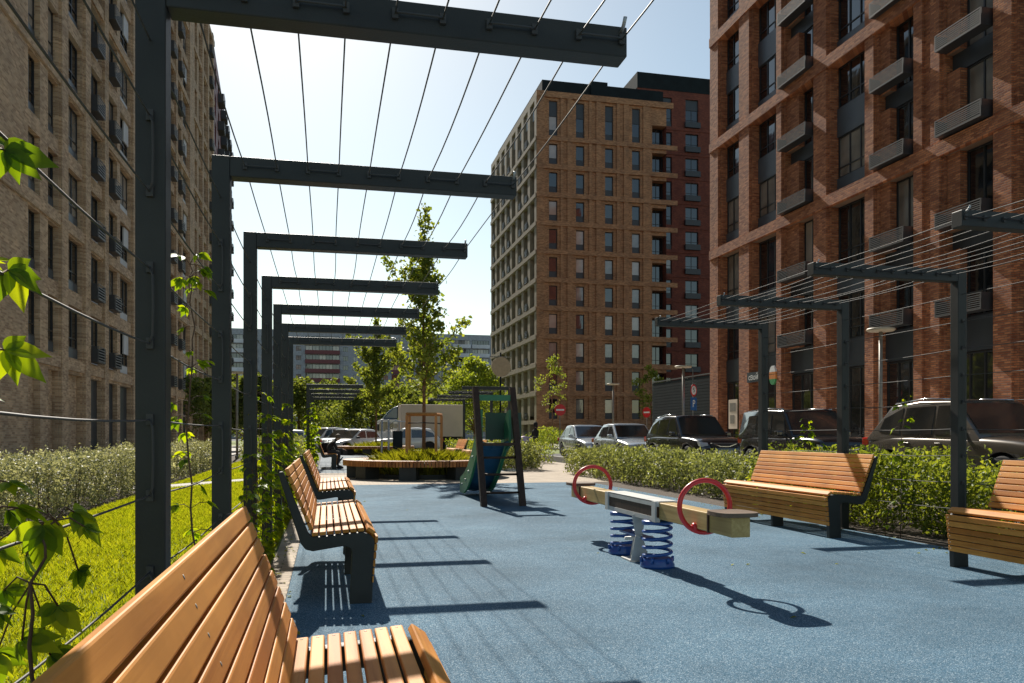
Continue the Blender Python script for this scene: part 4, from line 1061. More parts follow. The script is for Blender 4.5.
# --- long panel block far behind
pbk = thing('panel_block', 'long grey panel apartment block far behind the trees', 'building', (-40, 250, 0))
f = Facade(pbk, (-40, 250, 0), 0); LP, TP, DZ = 126.0, 32.3, 2.8; ops, ws = [], []
sect = [(0, 8, 'n'), (8, 20, 'b'), (20, 33.4, 'n'), (33.4, 44, 'm'), (44, 59, 'n'), (59, 62, 'm'), (62, 67.4, 'n'), (67.4, 72.8, 'm'), (72.8, 78, 'n'), (78, 84, 'b'), (84, 90, 'b'), (90, 96, 'n'), (96, 108, 'b'), (108, 126, 'n')]
for a, b_, t in sect:
    if t == 'n':
        n = max(1, int((b_ - a) / 3.0)); 
        for i in range(n):
            x = a + (b_ - a) * (i + .5) / n - .75
            for k in range(1, 11): ops.append((x, x + 1.5, .9 + DZ * k, 2.3 + DZ * k, .2)); ws.append((x, .1, .9 + DZ * k, 1.5, 1.4))
    else:
        for k in range(1, 11):
            ops.append((a + .3, b_ - .3, 1.15 + DZ * k, 2.55 + DZ * k, .8))
wall_mesh(LP, 0, TP, ops, .2, 'panelblock').build('wall', 'panelblock', pbk)
for (x, y, z, w_, h_) in ws: add_window(f, x, y, z, w_, h_, gl(.3, .3))
for a, b_, t in sect:
    if t == 'n': continue
    for k in range(1, 11):
        f.put('balcony', box_mesh('balcony', b_ - a - .4, 1.0, 1.15, 'redpanel' if t == 'm' else 'panelpale'), a + .2, -1.0, DZ * k - .02)
        n = int((b_ - a) / 1.9)
        for i in range(n): add_window(f, a + .35 + (b_ - a - .7) * i / n, .05, 1.16 + DZ * k, (b_ - a - .7) / n, 1.38, rg_.choice(['glassD', 'glassC', 'glassB', 'glassD']))
flush([f])
q = MB(); q.box(0, LP, .3, 13, 0, TP); q.box(40, 70, 2, 10, TP, TP + 1.2); q.box(92, 100, 3, 9, TP, TP + 2.0); q.build('roof', 'panelpale', pbk)

# --- dark fence between the tower and the right block
fn = thing('dark_fence', 'high dark metal fence between the red brick block and the tan tower', 'fence', (23.4, 51.2, 0))
q = MB()
for i in range(24): q.box(-.04, .04, -5.0, 4.6, .12 + i * .20, .12 + i * .20 + .18)
q.build('panel', 'fence', fn)
q = MB(); q.box(-.06, .06, -5.0, 4.6, 4.955, 5.03); q.box(-.055, .055, -5.0, 4.6, 1.2, 1.26); q.build('rail', 'louvre', fn)
for y in (-4.9, -2.6, -.3, 2.0, 4.5):
    q = MB(); q.box(.045, .14, y - .05, y + .05, 0, 4.95); q.build('post', 'fence', fn)
fn2 = thing('dark_fence', 'dark metal fence side running back from the street corner toward the tower', 'fence', (28, 55.9, 0))
q = MB()
for i in range(24): q.box(-4.5 + i * .40, -4.5 + i * .40 + .36, -.04, .04, .12, 4.95)
q.build('panel', 'fence', fn2)

# ------------------------------------------------------------------ cars
def evaluated(o, name):
    dg = bpy.context.evaluated_depsgraph_get(); dg.update()
    me = bpy.data.meshes.new_from_object(o.evaluated_get(dg)); me.name = name; return me
def drop(o):
    d = o.data; bpy.data.objects.remove(o)
def car(label, loc, rz, L=4.5, W=1.82, Ht=1.68, paint='blackpaint', style='suv', wr=.345, plate=True, name='parked_car', group='cars parked along the kerb', fine=True):
    root = thing(name, label, 'car', loc, rz, group)
    hw = W / 2; suv = style != 'sedan'
    belt = .60 * Ht if suv else .62 * Ht; hood = belt - .03 if suv else belt - .09
    box = style == 'box'
    # (x/L from the rear, top height, half width, bottom)
    if suv: st = [(0, belt - .28, .86, .36), (.012, belt - .05, .93, .30), (.06, belt + .02, .97, .25), (.2, belt + .02, 1, .22), (.45, belt, 1, .21), (.66, belt - .01, 1, .21), (.72, hood + .02, .99, .22), (.86, hood - .02 if not box else hood + .01, .96, .22), (.945, hood - .09 if not box else hood - .02, .92, .23), (.982, hood - .2 if not box else hood - .10, .86, .25), (1, hood - .38 if not box else hood - .22, .80, .30)]
    else: st = [(0, belt - .25, .84, .36), (.012, belt - .06, .90, .30), (.05, belt + .02, .95, .25), (.18, belt + .03, .99, .2), (.45, belt, 1, .19), (.66, belt - .02, 1, .19), (.73, hood + .02, .99, .19), (.86, hood - .05, .95, .19), (.945, hood - .13, .90, .2), (.982, hood - .22, .84, .22), (1, hood - .36, .77, .27)]
    m = MB(); vs_, fs_ = [], []; prof_n = None
    for (t, zt, wf, zb) in st:
        w_ = hw * wf; x = (t - .5) * L; h_ = zt - zb
        sec = [(0, zb), (.80 * w_, zb), (.955 * w_, zb + .05 * h_ + .03), (.985 * w_, zb + .30 * h_), (1.0 * w_, zb + .52 * h_), (.995 * w_, zb + .70 * h_), (.975 * w_, zb + .90 * h_), (.93 * w_, zb + .985 * h_), (.70 * w_, zt + .012), (.35 * w_, zt + .03), (0, zt + .035)]
        ring = sec + [(-a, b_) for a, b_ in sec[-2:0:-1]]; prof_n = len(ring)
        vs_ += [(x, a, b_) for a, b_ in ring]
    n = prof_n
    for i in range(len(st) - 1):
        for j in range(n): fs_.append((i * n + j, i * n + (j + 1) % n, (i + 1) * n + (j + 1) % n, (i + 1) * n + j))
    fs_ += [tuple(range(n))[::-1], tuple((len(st) - 1) * n + j for j in range(n))]
    m.add(vs_, fs_, 0, True)
    bo = m.build('body', [paint, 'blackplastic'], None)
    ax = (-.5 + .195) * L, (.5 - .19) * L; wy = hw - .02
    ss = bo.modifiers.new('s', 'SUBSURF'); ss.levels = 1; ss.render_levels = 1
    cut = MB()
    for x in ax:
        for sy in (-1, 1):
            cut.lathe([(wr + .07, -.32), (wr + .07, .2)], 28, 1, M4=Matrix.Translation((x, sy * (hw - .0), wr - .01)) @ Matrix.Rotation(-sy * math.pi / 2, 4, 'X'), sm=False)
    co = cut.build('cutter', [paint, 'blackplastic'], None)
    bmod = bo.modifiers.new('b', 'BOOLEAN'); bmod.object = co; bmod.operation = 'DIFFERENCE'; bmod.solver = 'EXACT'
    me = evaluated(bo, 'body'); drop(bo); drop(co)
    link('body', me, root)
    # cabin
    if suv and not box: A, B, C, Dd = .70, .545, .17, .035
    elif box: A, B, C, Dd = .70, .575, .06, .012
    else: A, B, C, Dd = .71, .535, .28, .09
    xs = [(v - .5) * L for v in (A, B, C, Dd)]; wb = hw * .955; wt = hw * (.80 if not box else .87); zr = Ht - .02
    zA = belt - .03
    m = MB(); secs = []
    for i, t in enumerate((0, 1, 1.5, 2, 3)):
        x = {0: xs[0], 1: xs[1], 1.5: (xs[1] + xs[2]) / 2, 2: xs[2], 3: xs[3]}[t]
        z = zA if t in (0, 3) else (zr + (.03 if t == 1.5 else 0) - (.05 if t == 2 and suv and not box else 0)); w_ = wb * .97 if t in (0, 3) else wt
        secs.append((x, w_, z))
    # outer skin: side quads + top strip
    V = []
    for (x, w_, z) in secs: V += [(x, w_, z), (x, w_ * .6, z + (.035 if z > zA + .1 else .0)), (x, -w_ * .6, z + (.035 if z > zA + .1 else .0)), (x, -w_, z)]
    B0 = len(V)
    for (x, w_, z) in secs: V += [(x, wb, zA - .05), (x, -wb, zA - .05)]
    Fc = []
    for i in range(4):
        for j in range(3): Fc.append((i * 4 + j, i * 4 + j + 1, i * 4 + 5 + j, i * 4 + 4 + j))
        Fc.append((i * 4, (i + 1) * 4, B0 + (i + 1) * 2, B0 + i * 2)); Fc.append((i * 4 + 3, B0 + i * 2 + 1, B0 + (i + 1) * 2 + 1, (i + 1) * 4 + 3))
    m.add(V, Fc, 0, True); ro = m.build('roof', paint, root); bv = ro.modifiers.new('b', 'BEVEL'); bv.width = .035; bv.segments = 3; bv.limit_method = 'ANGLE'; bv.angle_limit = R(22)
    def roofz(x):
        if x > xs[1]: return zA + (zr - zA) * (xs[0] - x) / (xs[0] - xs[1])
        if x < xs[2]: return zA + (secs[3][2] - zA) * (x - xs[3]) / (xs[2] - xs[3])
        return zr
    def sidept(x, z, sy, off=.007):
        k = (z - zA) / (zr - zA); return (x, sy * (wb + (wt - wb) * k + off), z)
    xp = [xs[0] - .16, xs[1] + (xs[0] - xs[1]) * .12 - .10]
    pil = [(xs[0] + xs[1]) / 2 - .02, (.455 - .5) * L, (.265 - .5) * L, (.12 - .5) * L if suv else (.2 - .5) * L]
    zlo, zhi = belt + .035, zr - .085
    for sy in (-1, 1):
        # front door glass, rear door glass, quarter glass
        def lim(x): return min(zhi, roofz(x) - .10)
        seg = []
        xf = xs[0] - .30
        x_top = xs[1] + .02
        seg.append([(xf, zlo), (x_top + (xf - x_top) * .30, lim(x_top + (xf - x_top) * .30)), (x_top - .05, zhi), (pil[1] + .03, zhi), (pil[1] + .03, zlo)])
        seg.append([(pil[1] - .05, zlo), (pil[1] - .05, zhi), (pil[2] + .04, min(zhi, lim(pil[2] + .04))), (pil[2] + .01, zlo)])
        x3 = pil[3]
        if suv: seg.append([(pil[2] - .07, zlo + .01), (pil[2] - .05, min(zhi, lim(pil[2] - .05))), (x3 + .10, lim(x3 + .10) - .02), (x3 - .02, zlo + .06)])
        else: seg.append([(pil[2] - .06, zlo + .01), (pil[2] - .05, lim(pil[2] - .05) - .01), (x3 + .05, zlo + .03)])
        for s_ in seg:
            q = MB(); P = [sidept(x, z, sy) for x, z in s_]; Q = [sidept(x, z, sy, -.01) for x, z in s_]; k = len(P)
            q.add(P + Q, [list(range(k)), list(range(k, 2 * k))[::-1]] + [[i, (i + 1) % k, k + (i + 1) % k, k + i] for i in range(k)]); q.build('side_window', 'carglass', root)
        # mirror, handles, sill
        q = MB(); q.box(-.10, .06, -.10, .10, -.07, .07, c=.035, M4=Matrix.Translation((xs[0] - .34, sy * (hw + .10), belt + .07))); q.box(-.03, .03, -.06, .06, -.02, .02, M4=Matrix.Translation((xs[0] - .34, sy * (hw + .0), belt + .02))); q.build('mirror', paint if paint != 'whitepaint' else 'blackplastic', root)
        for x in (pil[1] + .10, pil[2] + .12):
            q = MB(); q.box(x, x + .17, sy * hw * .992 - .02, sy * hw * .992 + .02, belt - .16, belt - .13, c=.008); q.build('door_handle', paint, root)
        if suv:
            q = MB(); q.tube([sidept(xs[1] - .1, zr + .035, sy, -.06), sidept((xs[1] + xs[2]) / 2, zr + .075, sy, -.06), sidept(xs[2] + .05, zr + .0, sy, -.06)], .018, 6); q.build('roof_rail', 'chrome', root)
        q = MB(); q.box(ax[0] + wr + .08, ax[1] - wr - .08, sy * hw * .975 - .03, sy * hw * .975 + .03, .24, .36, c=.015); q.build('sill', 'blackplastic', root)
    def rake(xa, za, xb, zb, w0, w1, off, ins):
        a, b_ = Vector((xa, za)), Vector((xb, zb)); d = (b_ - a); nn = Vector((-d.y, d.x)).normalized()
        if nn.y < 0: nn = -nn
        p, q_ = a + d * ins[0] + nn * off, a + d * ins[1] + nn * off; w_a, w_b = w0 + (w1 - w0) * ins[0], w0 + (w1 - w0) * ins[1]
        return [(p.x, w_a, p.y), (p.x, -w_a, p.y), (q_.x, -w_b, q_.y), (q_.x, w_b, q_.y)]
    for nm, xa, xb, zt in (('windshield', xs[0], xs[1], zr + .02), ('rear_window', xs[3], xs[2], secs[3][2] + .02)):
        q = MB(); P = rake(xa, zA + .005, xb, zt, wb * .90, wt * .90, .014, (.10, .90)); Q = rake(xa, zA + .005, xb, zt, wb * .90, wt * .90, -.01, (.10, .90))
        q.add(P + Q, [[0, 1, 2, 3], [7, 6, 5, 4]] + [[i, (i + 1) % 4, 4 + (i + 1) % 4, 4 + i] for i in range(4)]); q.build(nm, 'carglass', root)
    # front
    xn = L / 2
    zl = hood - .21
    for sy in (-1, 1):
        q = MB(); q.prism([(xn - .42, zl + .06), (xn - .10, zl + .03), (xn - .04, zl - .03), (xn - .06, zl - .10), (xn - .22, zl - .06), (xn - .40, zl + .02)], sy * hw * .60, sy * hw * .885 + sy * .0, 'y'); q.build('headlight', 'lampglass', root)
        q = MB(); q.box(-L / 2 - .012, -L / 2 + .22, min(sy * hw * .70, sy * hw * .945), max(sy * hw * .70, sy * hw * .945), belt - .22, belt - .03, c=.03); q.build('tail_light', 'redlens', root)
    q = MB(); q.box(xn - .16, xn + .012, -hw * .5, hw * .5, zl - .13, zl + .02, c=.02); q.build('grille', 'blackplastic', root)
    q = MB(); q.prism([(-hw * .45, zl - .005), (-hw * .18, zl - .10), (hw * .18, zl - .10), (hw * .45, zl - .005), (hw * .40, zl - .005), (hw * .15, zl - .08), (-hw * .15, zl - .08), (-hw * .40, zl - .005)], xn + .0125, xn + .026, 'x'); q.build('grille_trim', 'chrome', root)
    q = MB(); q.box(xn - .15, xn + .016, -hw * .70, hw * .70, .27, .43, c=.03); q.build('lower_intake', 'blackplastic', root)
    if plate:
        q = MB(); q.box(xn + .017, xn + .03, -.26, .26, .46, .57); q.build('licence_plate', 'white', root)
    for x in ax:
        for sy in (-1, 1):
            t = MB(); T = Matrix.Translation((x, sy * (hw - .125), wr)) @ Matrix.Rotation(-sy * math.pi / 2, 4, 'X')
            t.lathe([(wr * .66, -.10), (wr * .9, -.11), (wr * .985, -.085), (wr, -.05), (wr, .05), (wr * .985, .085), (wr * .9, .105), (wr * .66, .10)], 32, M4=T)
            wo = t.build('wheel', 'tyre', root)
            r_ = MB(); r_.lathe([(wr * .68, .07), (wr * .70, .098), (wr * .62, .10), (wr * .60, .05)], 28, M4=T, close=True)
            for k in range(5):
                a = k * 2 * math.pi / 5
                r_.prism([(.02, -.045), (wr * .63, -.03), (wr * .63, .03), (.02, .045)], .055, .085, 'z', M4=T @ Matrix.Rotation(a, 4, 'Z'))
            r_.lathe([(0, .03), (.06, .05), (.06, .09), (0, .095)], 14, M4=T); r_.lathe([(0, .02), (wr * .62, .02)], 20, 1, M4=T)
            r_.build('rim', ['rim', 'blackplastic'], wo)
    return root
HD = -math.pi / 2
car('grey brown parked car, largest and nearest, behind the loose right hedge', (12.55, 13.5, .10), HD, 4.75, 1.9, 1.76, 'brownpaint', 'suv', .36)
car('black boxy parked off roader between the dark crossover and the largest brown car', (12.45, 19.4, .10), HD, 4.0, 1.80, 1.74, 'blackpaint', 'box', .36)
car('black parked crossover with sloping roof, between the silver sedans and the boxy black one', (12.35, 25.9, .10), HD, 4.6, 1.85, 1.72, 'blackpaint', 'suv', .36)
car('pale silver parked sedan next to the black crossover', (12.4, 32.3, .10), HD, 4.5, 1.80, 1.52, 'silverpaint', 'sedan', .33)
car('darker roofed silver sedan, last of the row along the kerb', (12.4, 37.8, .10), HD, 4.5, 1.80, 1.52, 'silverpaint', 'sedan', .33)
GP = 'cars parked by the far trees'
car('white car seen from its side before the truck, behind the tree guard', (5.0, 52.6, -.05), math.pi, 4.6, 1.82, 1.62, 'whitepaint', 'suv', .36, group=GP)
car('white car parked at an angle left of the truck, nearest of three', (1.9, 55.0, -.05), R(215), 4.5, 1.80, 1.55, 'whitepaint', 'sedan', .33, group=GP)
car('silver car parked at an angle left of the truck, middle of three', (1.2, 60.0, -.05), R(215), 4.5, 1.80, 1.60, 'silverpaint', 'suv', .34, group=GP)
car('white car parked left of the truck, farthest of three', (-.2, 64.5, -.05), R(215), 4.6, 1.82, 1.72, 'whitepaint', 'suv', .34, group=GP)
car('pale car behind the person on the far bench', (-2.6, 57.0, -.05), R(180), 4.5, 1.8, 1.5, 'whitepaint', 'sedan', .33, group=GP)
# truck
tk = thing('box_truck', 'box truck with beige box and dark blue cab roof behind the tree guard', 'truck', (7.6, 61.5, -.05), math.pi)
q = MB(); q.box(-2.55, 2.25, -1.2, 1.2, 1.05, 3.45, c=.03); q.build('cargo_box', 'truckbox', tk)
q = MB(); q.prism([(2.45, .55), (4.15, .55), (4.2, 1.3), (3.95, 2.2), (3.7, 2.35), (2.45, 2.35)], -1.05, 1.05, 'y'); o = q.build('cab', 'whitepaint', tk); bv = o.modifiers.new('b', 'BEVEL'); bv.width = .08; bv.segments = 3
q = MB(); q.prism([(2.46, 2.36), (3.55, 2.36), (3.2, 2.85), (2.8, 3.2), (2.46, 3.35)], -1.0, 1.0, 'y'); o = q.build('roof_deflector', 'truckblue', tk); bv = o.modifiers.new('b', 'BEVEL'); bv.width = .07; bv.segments = 3
for sy in (-1, 1):
    q = MB(); q.prism([(2.8, 1.45), (3.95, 1.45), (3.78, 2.15), (2.8, 2.15)], sy * 1.052, sy * 1.062, 'y'); q.build('side_window', 'carglass', tk)
    q = MB(); q.box(3.85, 4.0, sy * 1.25 - .09, sy * 1.25 + .09, 1.5, 2.0, c=.03); q.build('mirror', 'blackplastic', tk)
q = MB(); q.add([(4.20, -.9, 1.4), (4.20, .9, 1.4), (3.99, .85, 2.15), (3.99, -.85, 2.15)], [(0, 1, 2, 3)]); q.build('windshield', 'carglass', tk)
q = MB(); q.box(-2.5, 4.0, -.5, .5, .6, 1.04); q.build('chassis', 'blackplastic', tk)
for x in (-1.3, 3.3):
    for sy in (-1, 1):
        q = MB(); q.lathe([(.25, -.13), (.42, -.13), (.46, -.08), (.46, .08), (.42, .13), (.25, .13)], 24, M4=Matrix.Translation((x, sy * .95, .46)) @ Matrix.Rotation(math.pi / 2, 4, 'X')); o = q.build('wheel', 'tyre', tk)
        q = MB(); q.lathe([(0, -.10), (.25, -.10), (.25, .10), (0, .10)], 16, M4=Matrix.Translation((x, sy * .95, .46)) @ Matrix.Rotation(math.pi / 2, 4, 'X')); q.build('rim', 'greyplate', o)

# ------------------------------------------------------------------ lamps, signs
def lamp(label, x, y, h=4.15):
    root = thing('street_lamp', label, 'street lamp', (x, y, .16 if x > 0 else 0), 0, 'flat headed street lamps')
    q = MB(); q.tube([(0, 0, 0), (0, 0, h)], .06, 12); q.lathe([(.10, 0), (.10, .12), (.07, .16)], 16); q.build('pole', 'pole', root)
    q = MB(); q.lathe([(.05, h), (.40, h + .02), (.44, h + .06), (.42, h + .11), (.1, h + .13)], 24); q.build('lamp_head', 'lamphead', root)
lamp('street lamp with flat round head behind the nearest brown car', 17.5, 22.9, 4.35)
lamp('street lamp with flat round head beside the speed limit sign', 17.45, 37.7, 4.35)
lamp('street lamp with flat head before the brick tower front, over the sedans', 18.9, 51.9, 4.35)
lamp('street lamp with flat head seen between the left pergola posts', -4.3, 41.7)
FONT = {}
def text_mb(s, size, mat, parent, loc, rot, name='lettering'):
    c = bpy.data.curves.new('t', 'FONT'); c.body = s; c.size = size; c.extrude = .004; c.align_x = 'CENTER'; c.align_y = 'CENTER'; c.resolution_u = 4
    t = bpy.data.objects.new('t', c); COL.objects.link(t)
    me = evaluated(t, name); bpy.data.objects.remove(t); me.materials.clear(); me.materials.append(M[mat])
    return link(name, me, parent, loc, rot)
def disc(r, t, n=36): 
    q = MB(); q.lathe([(0, 0), (r, 0), (r, t), (0, t)], n, axis='y', sm=False); return q
def no_entry(label, x, y, z, rz, r=.33):
    root = thing('no_entry_sign', label, 'road sign', (x, y, .10), rz, 'round red road signs')
    q = MB(); q.tube([(0, .04, 0), (0, .04, z + r)], .028, 8); q.build('pole', 'pole', root)
    d = disc(r, .012); do = d.build('sign_face', 'redsign', root, (0, 0, z))
    q = MB(); q.box(-r * .72, r * .72, -.006, -.001, -r * .14, r * .14); q.build('white_bar', 'white', do)
no_entry('round red no entry sign above the silver sedans, facing the viewer', 13.0, 44.5, 2.48, 0)
no_entry('narrow looking red no entry sign turned aside at the end of the dark fence', 21.6, 52.6, 2.6, R(-62), .36)
sg = thing('parking_sign', 'blue parking sign under a round red ringed speed limit sign', 'road sign', (17.85, 37.35, .16), R(35))
q = MB(); q.tube([(0, .05, 0), (0, .05, 4.3)], .025, 8); q.build('pole', 'pole', sg)
d = disc(.30, .012); d1 = d.build('speed_limit_sign', 'redsign', sg, (0, 0, 3.22)); q = MB(); q.lathe([(0, -.005), (.225, -.005), (.225, -.001), (0, -.001)], 32, axis='y', sm=False); d2 = q.build('white_disc', 'white', d1); text_mb('5', .34, 'black', d1, (0, -.010, 0), (R(90), 0, 0))
q = MB(); q.box(-.30, .30, 0, .012, 2.22, 2.86); pz = q.build('parking_panel', 'bluesign', sg); text_mb('P', .52, 'white', pz, (0, -.006, 2.54), (R(90), 0, 0))
# shop signs on the right block
ss_ = thing('shop_sign', 'white lettered shop sign in the dark bay of the red brick block', 'shop sign', (23.0, 40.65, 4.35), R(-90))
q = MB(); q.box(-.75, .75, .02, .10, -.28, .28); bo = q.build('board', 'navy', ss_); text_mb('cвoй', .5, 'white', bo, (-.05, .012, 0), (R(90), 0, 0)); q = MB(); q.box(.62, .70, -.02, .02, .3, .95); q.build('tick', 'yellow', bo)
rs = thing('round_shop_sign', 'round projecting shop sign in white, orange and green beside the shop door', 'shop sign', (22.95, 38.55, 4.3), R(-90))
for (z0, z1, mt_) in ((.18, .5, 'white'), (-.2, .179, 'orange'), (-.5, -.201, 'green')):
    q = MB(); pts = []
    for t in np.linspace(0, 1, 12):
        z = z0 + (z1 - z0) * t; pts.append((math.sqrt(max(.0, .26 - z * z)) * .62, z))
    poly = pts + [(-a, b_) for a, b_ in pts[::-1]]
    q.prism(poly, -.05, .05, 'y'); q.build('sign_face', mt_, rs)
q = MB(); q.box(-.03, .03, .051, .5, -.04, .04); q.build('bracket', 'frame', rs)
ps = thing('poster', 'pale poster in the dark doorway bay beside the first brick pier', 'poster', (22.95, 42.9, 2.4), R(-90))
q = MB(); q.box(-.5, .5, 0, .03, -.9, .8); pp = q.build('board', 'truckbox', ps); q = MB(); q.box(-.35, .35, -.012, -.002, .1, .6); q.box(-.3, .2, -.012, -.002, -.6, -.1); q.build('print', 'pole', pp)
dp = thing('round_disc_sign', 'large round tan disc on a tall dark pole left of the tower', 'sign', (10.6, 49.5, 0))
q = MB(); q.tube([(0, .1, 0), (0, .1, 6.3)], .06, 8); q.build('pole', 'fence', dp); disc(.62, .04).build('disc', 'tandisc', dp, (.02, 0, 5.4)); q = MB(); q.box(-.7, .7, .04, .10, 6.0, 6.06); q.build('bar', 'pole', dp)
bl = thing('bollard', 'small red bollard with white top poking out of the shrub by the right post', 'bollard', (9.25, 8.45, 0))
q = MB(); q.lathe([(.05, 0), (.05, .84)], 14); q.build('post', 'red', bl); q = MB(); q.lathe([(.056, .84), (.056, .93), (.02, .945)], 14); q.build('cap', 'white', bl)

# ------------------------------------------------------------------ exercise machine by the second planter
ex = thing('exercise_machine', 'grey outdoor exercise machine with dark panel left of the tree guard', 'exercise machine', (3.2, 40.5, 0))
for x in (-.55, -.22):
    q = MB(); q.tube([(x, 0, 0), (x, 0, 1.85)], .05, 10); q.lathe([(.055, 1.85), (.05, 1.9), (0, 1.92)], 10, M4=Matrix.Translation((x, 0, 0))); q.build('post', 'galv', ex)
q = MB(); q.tube([(-.55, 0, 1.0), (-.22, 0, 1.0)], .025, 8); q.tube([(-.22, 0, 1.7), (.1, 0, 1.85), (.75, 0, 1.8), (.85, 0, 1.55)], .028, 8); q.tube([(.3, 0, 1.8), (.3, 0, .55)], .03, 8); q.tube([(.85, 0, 1.55), (.85, 0, 1.1)], .022, 8); q.tube([(.65, 0, 1.55), (.65, 0, 1.1)], .022, 8); q.build('frame', 'galv', ex)
q = MB(); q.box(-.02, .46, -.10, -.04, .35, 1.35, c=.05); q.build('back_panel', 'fence', ex)
q = MB(); q.box(.2, .75, -.25, .15, .45, .50, c=.01); q.build('seat', 'ringwood', ex)
q = MB(); q.lathe([(.12, -.02), (.12, .02)], 16, axis='y', M4=Matrix.Translation((.12, -.05, 1.6))); q.build('sign_disc', 'lamphead', ex)

# ------------------------------------------------------------------ people, pigeon
def skinned(name, joints, edges, mats, colour, root, levels=2):
    me = bpy.data.meshes.new(name); names = list(joints); idx = {k: i for i, k in enumerate(names)}
    me.from_pydata([joints[k][0] for k in names], [(idx[a], idx[b_]) for a, b_ in edges], [])
    o = bpy.data.objects.new(name, me); COL.objects.link(o)
    sk = o.modifiers.new('skin', 'SKIN'); sk.use_smooth_shade = True; sk.branch_smoothing = .6
    for i, k in enumerate(names):
        r = joints[k][1]; r = r if isinstance(r, tuple) else (r, r); me.skin_vertices[0].data[i].radius = r; me.skin_vertices[0].data[i].use_root = (i == 0)
    s = o.modifiers.new('sub', 'SUBSURF'); s.levels = levels; s.render_levels = levels
    m2 = evaluated(o, name); bpy.data.objects.remove(o)
    m2.materials.clear()
    for m_ in mats: m2.materials.append(M[m_])
    for p in m2.polygons: p.material_index = colour(p.center); p.use_smooth = True
    return link(name, m2, root)
def hand(j, e, w_, d, side, pre):
    """five short finger chains rooted in the palm at w_"""
    w_ = Vector(w_); d = Vector(d).normalized(); s = Vector(side).normalized()
    j[pre + 'palm'] = (tuple(w_ + d * .05), (.035, .018)); e.append((pre + 'wr', pre + 'palm'))
    for k, (a, L) in enumerate(((-.028, .065), (-.009, .078), (.010, .074), (.028, .058))):
        b0 = w_ + d * .085 + s * a; j[pre + f'f{k}'] = (tuple(b0), .009); j[pre + f'g{k}'] = (tuple(b0 + d * L * .55 + Vector((0, 0, -.01))), .008); j[pre + f'h{k}'] = (tuple(b0 + d * L * .85 + Vector((0, 0, -.03))), .007)
        e += [(pre + 'palm', pre + f'f{k}'), (pre + f'f{k}', pre + f'g{k}'), (pre + f'g{k}', pre + f'h{k}')]
    b0 = w_ + d * .03 - s * .045; j[pre + 't0'] = (tuple(b0), .011); j[pre + 't1'] = (tuple(b0 + d * .045 - s * .01), .009); e += [(pre + 'palm', pre + 't0'), (pre + 't0', pre + 't1')]
# seated, bent forward over the knees; x is forward
pr_ = thing('person', 'person in black sitting bent forward on the far left bench', 'person', (.0, 28.75, 0), 0)
J, E = {}, []
J['pel'] = ((-.02, 0, .60), (.13, .15)); J['bel'] = ((.07, 0, .74), (.125, .15)); J['che'] = ((.20, 0, .90), (.13, .17)); J['nec'] = ((.31, 0, 1.0), (.06, .06)); J['hed'] = ((.38, 0, 1.05), (.085, .08)); J['top'] = ((.45, 0, 1.10), (.075, .07))
E += [('pel', 'bel'), ('bel', 'che'), ('che', 'nec'), ('nec', 'hed'), ('hed', 'top')]
for s, p in ((1, 'l'), (-1, 'r')):
    J[p + 'hip'] = ((.02, s * .10, .59), .095); J[p + 'kn'] = ((.42, s * .14, .56), .068); J[p + 'an'] = ((.36, s * .13, .10), .045); J[p + 'to'] = ((.52, s * .14, .045), (.042, .035))
    J[p + 'sh'] = ((.22, s * .19, .92), .065); J[p + 'el'] = ((.34, s * .23, .66), .048); J[p + 'wr'] = ((.52, s * .09, .68), .034)
    E += [('pel', p + 'hip'), (p + 'hip', p + 'kn'), (p + 'kn', p + 'an'), (p + 'an', p + 'to'), ('che', p + 'sh'), (p + 'sh', p + 'el'), (p + 'el', p + 'wr')]
    hand(J, E, J[p + 'wr'][0], (.8, -s * .4, -.2), (0, 1, 0), p)
skinned('body', J, E, ['cloth', 'clothgrey', 'skin'], lambda c: 2 if (c.x > .33 and c.z > .98) or (c.x > .53 and .5 < c.z < .8) else (1 if c.z < .62 else 0), pr_)
q = MB(); q.lathe([(0, .105), (.06, .09), (.095, .045), (.10, 0), (.085, -.05), (.05, -.06)], 16, M4=Matrix.Translation((.375, 0, 1.10)) @ Matrix.Rotation(R(38), 4, 'Y')); q.build('hair', 'hair', pr_)
q = MB(); 
for s in (-1, 1): q.box(.33, .56, s * .135 - .045, s * .135 + .045, .0, .075, c=.03)
q.build('shoes', 'cloth', pr_)
bg_ = tag(MB().build('x', 'cloth'), None) if False else None
bgm = MB(); bgm.box(-.16, .16, -.13, .13, 0, .36, c=.06); bgm.tube([(-.1, 0, .35), (-.08, 0, .46), (.08, 0, .46), (.1, 0, .35)], .012, 6)
tag(bgm.build('bag', 'cloth', None, (-.04, 29.35, .53)), 'dark bag on the far left bench beside the seated person', 'bag')
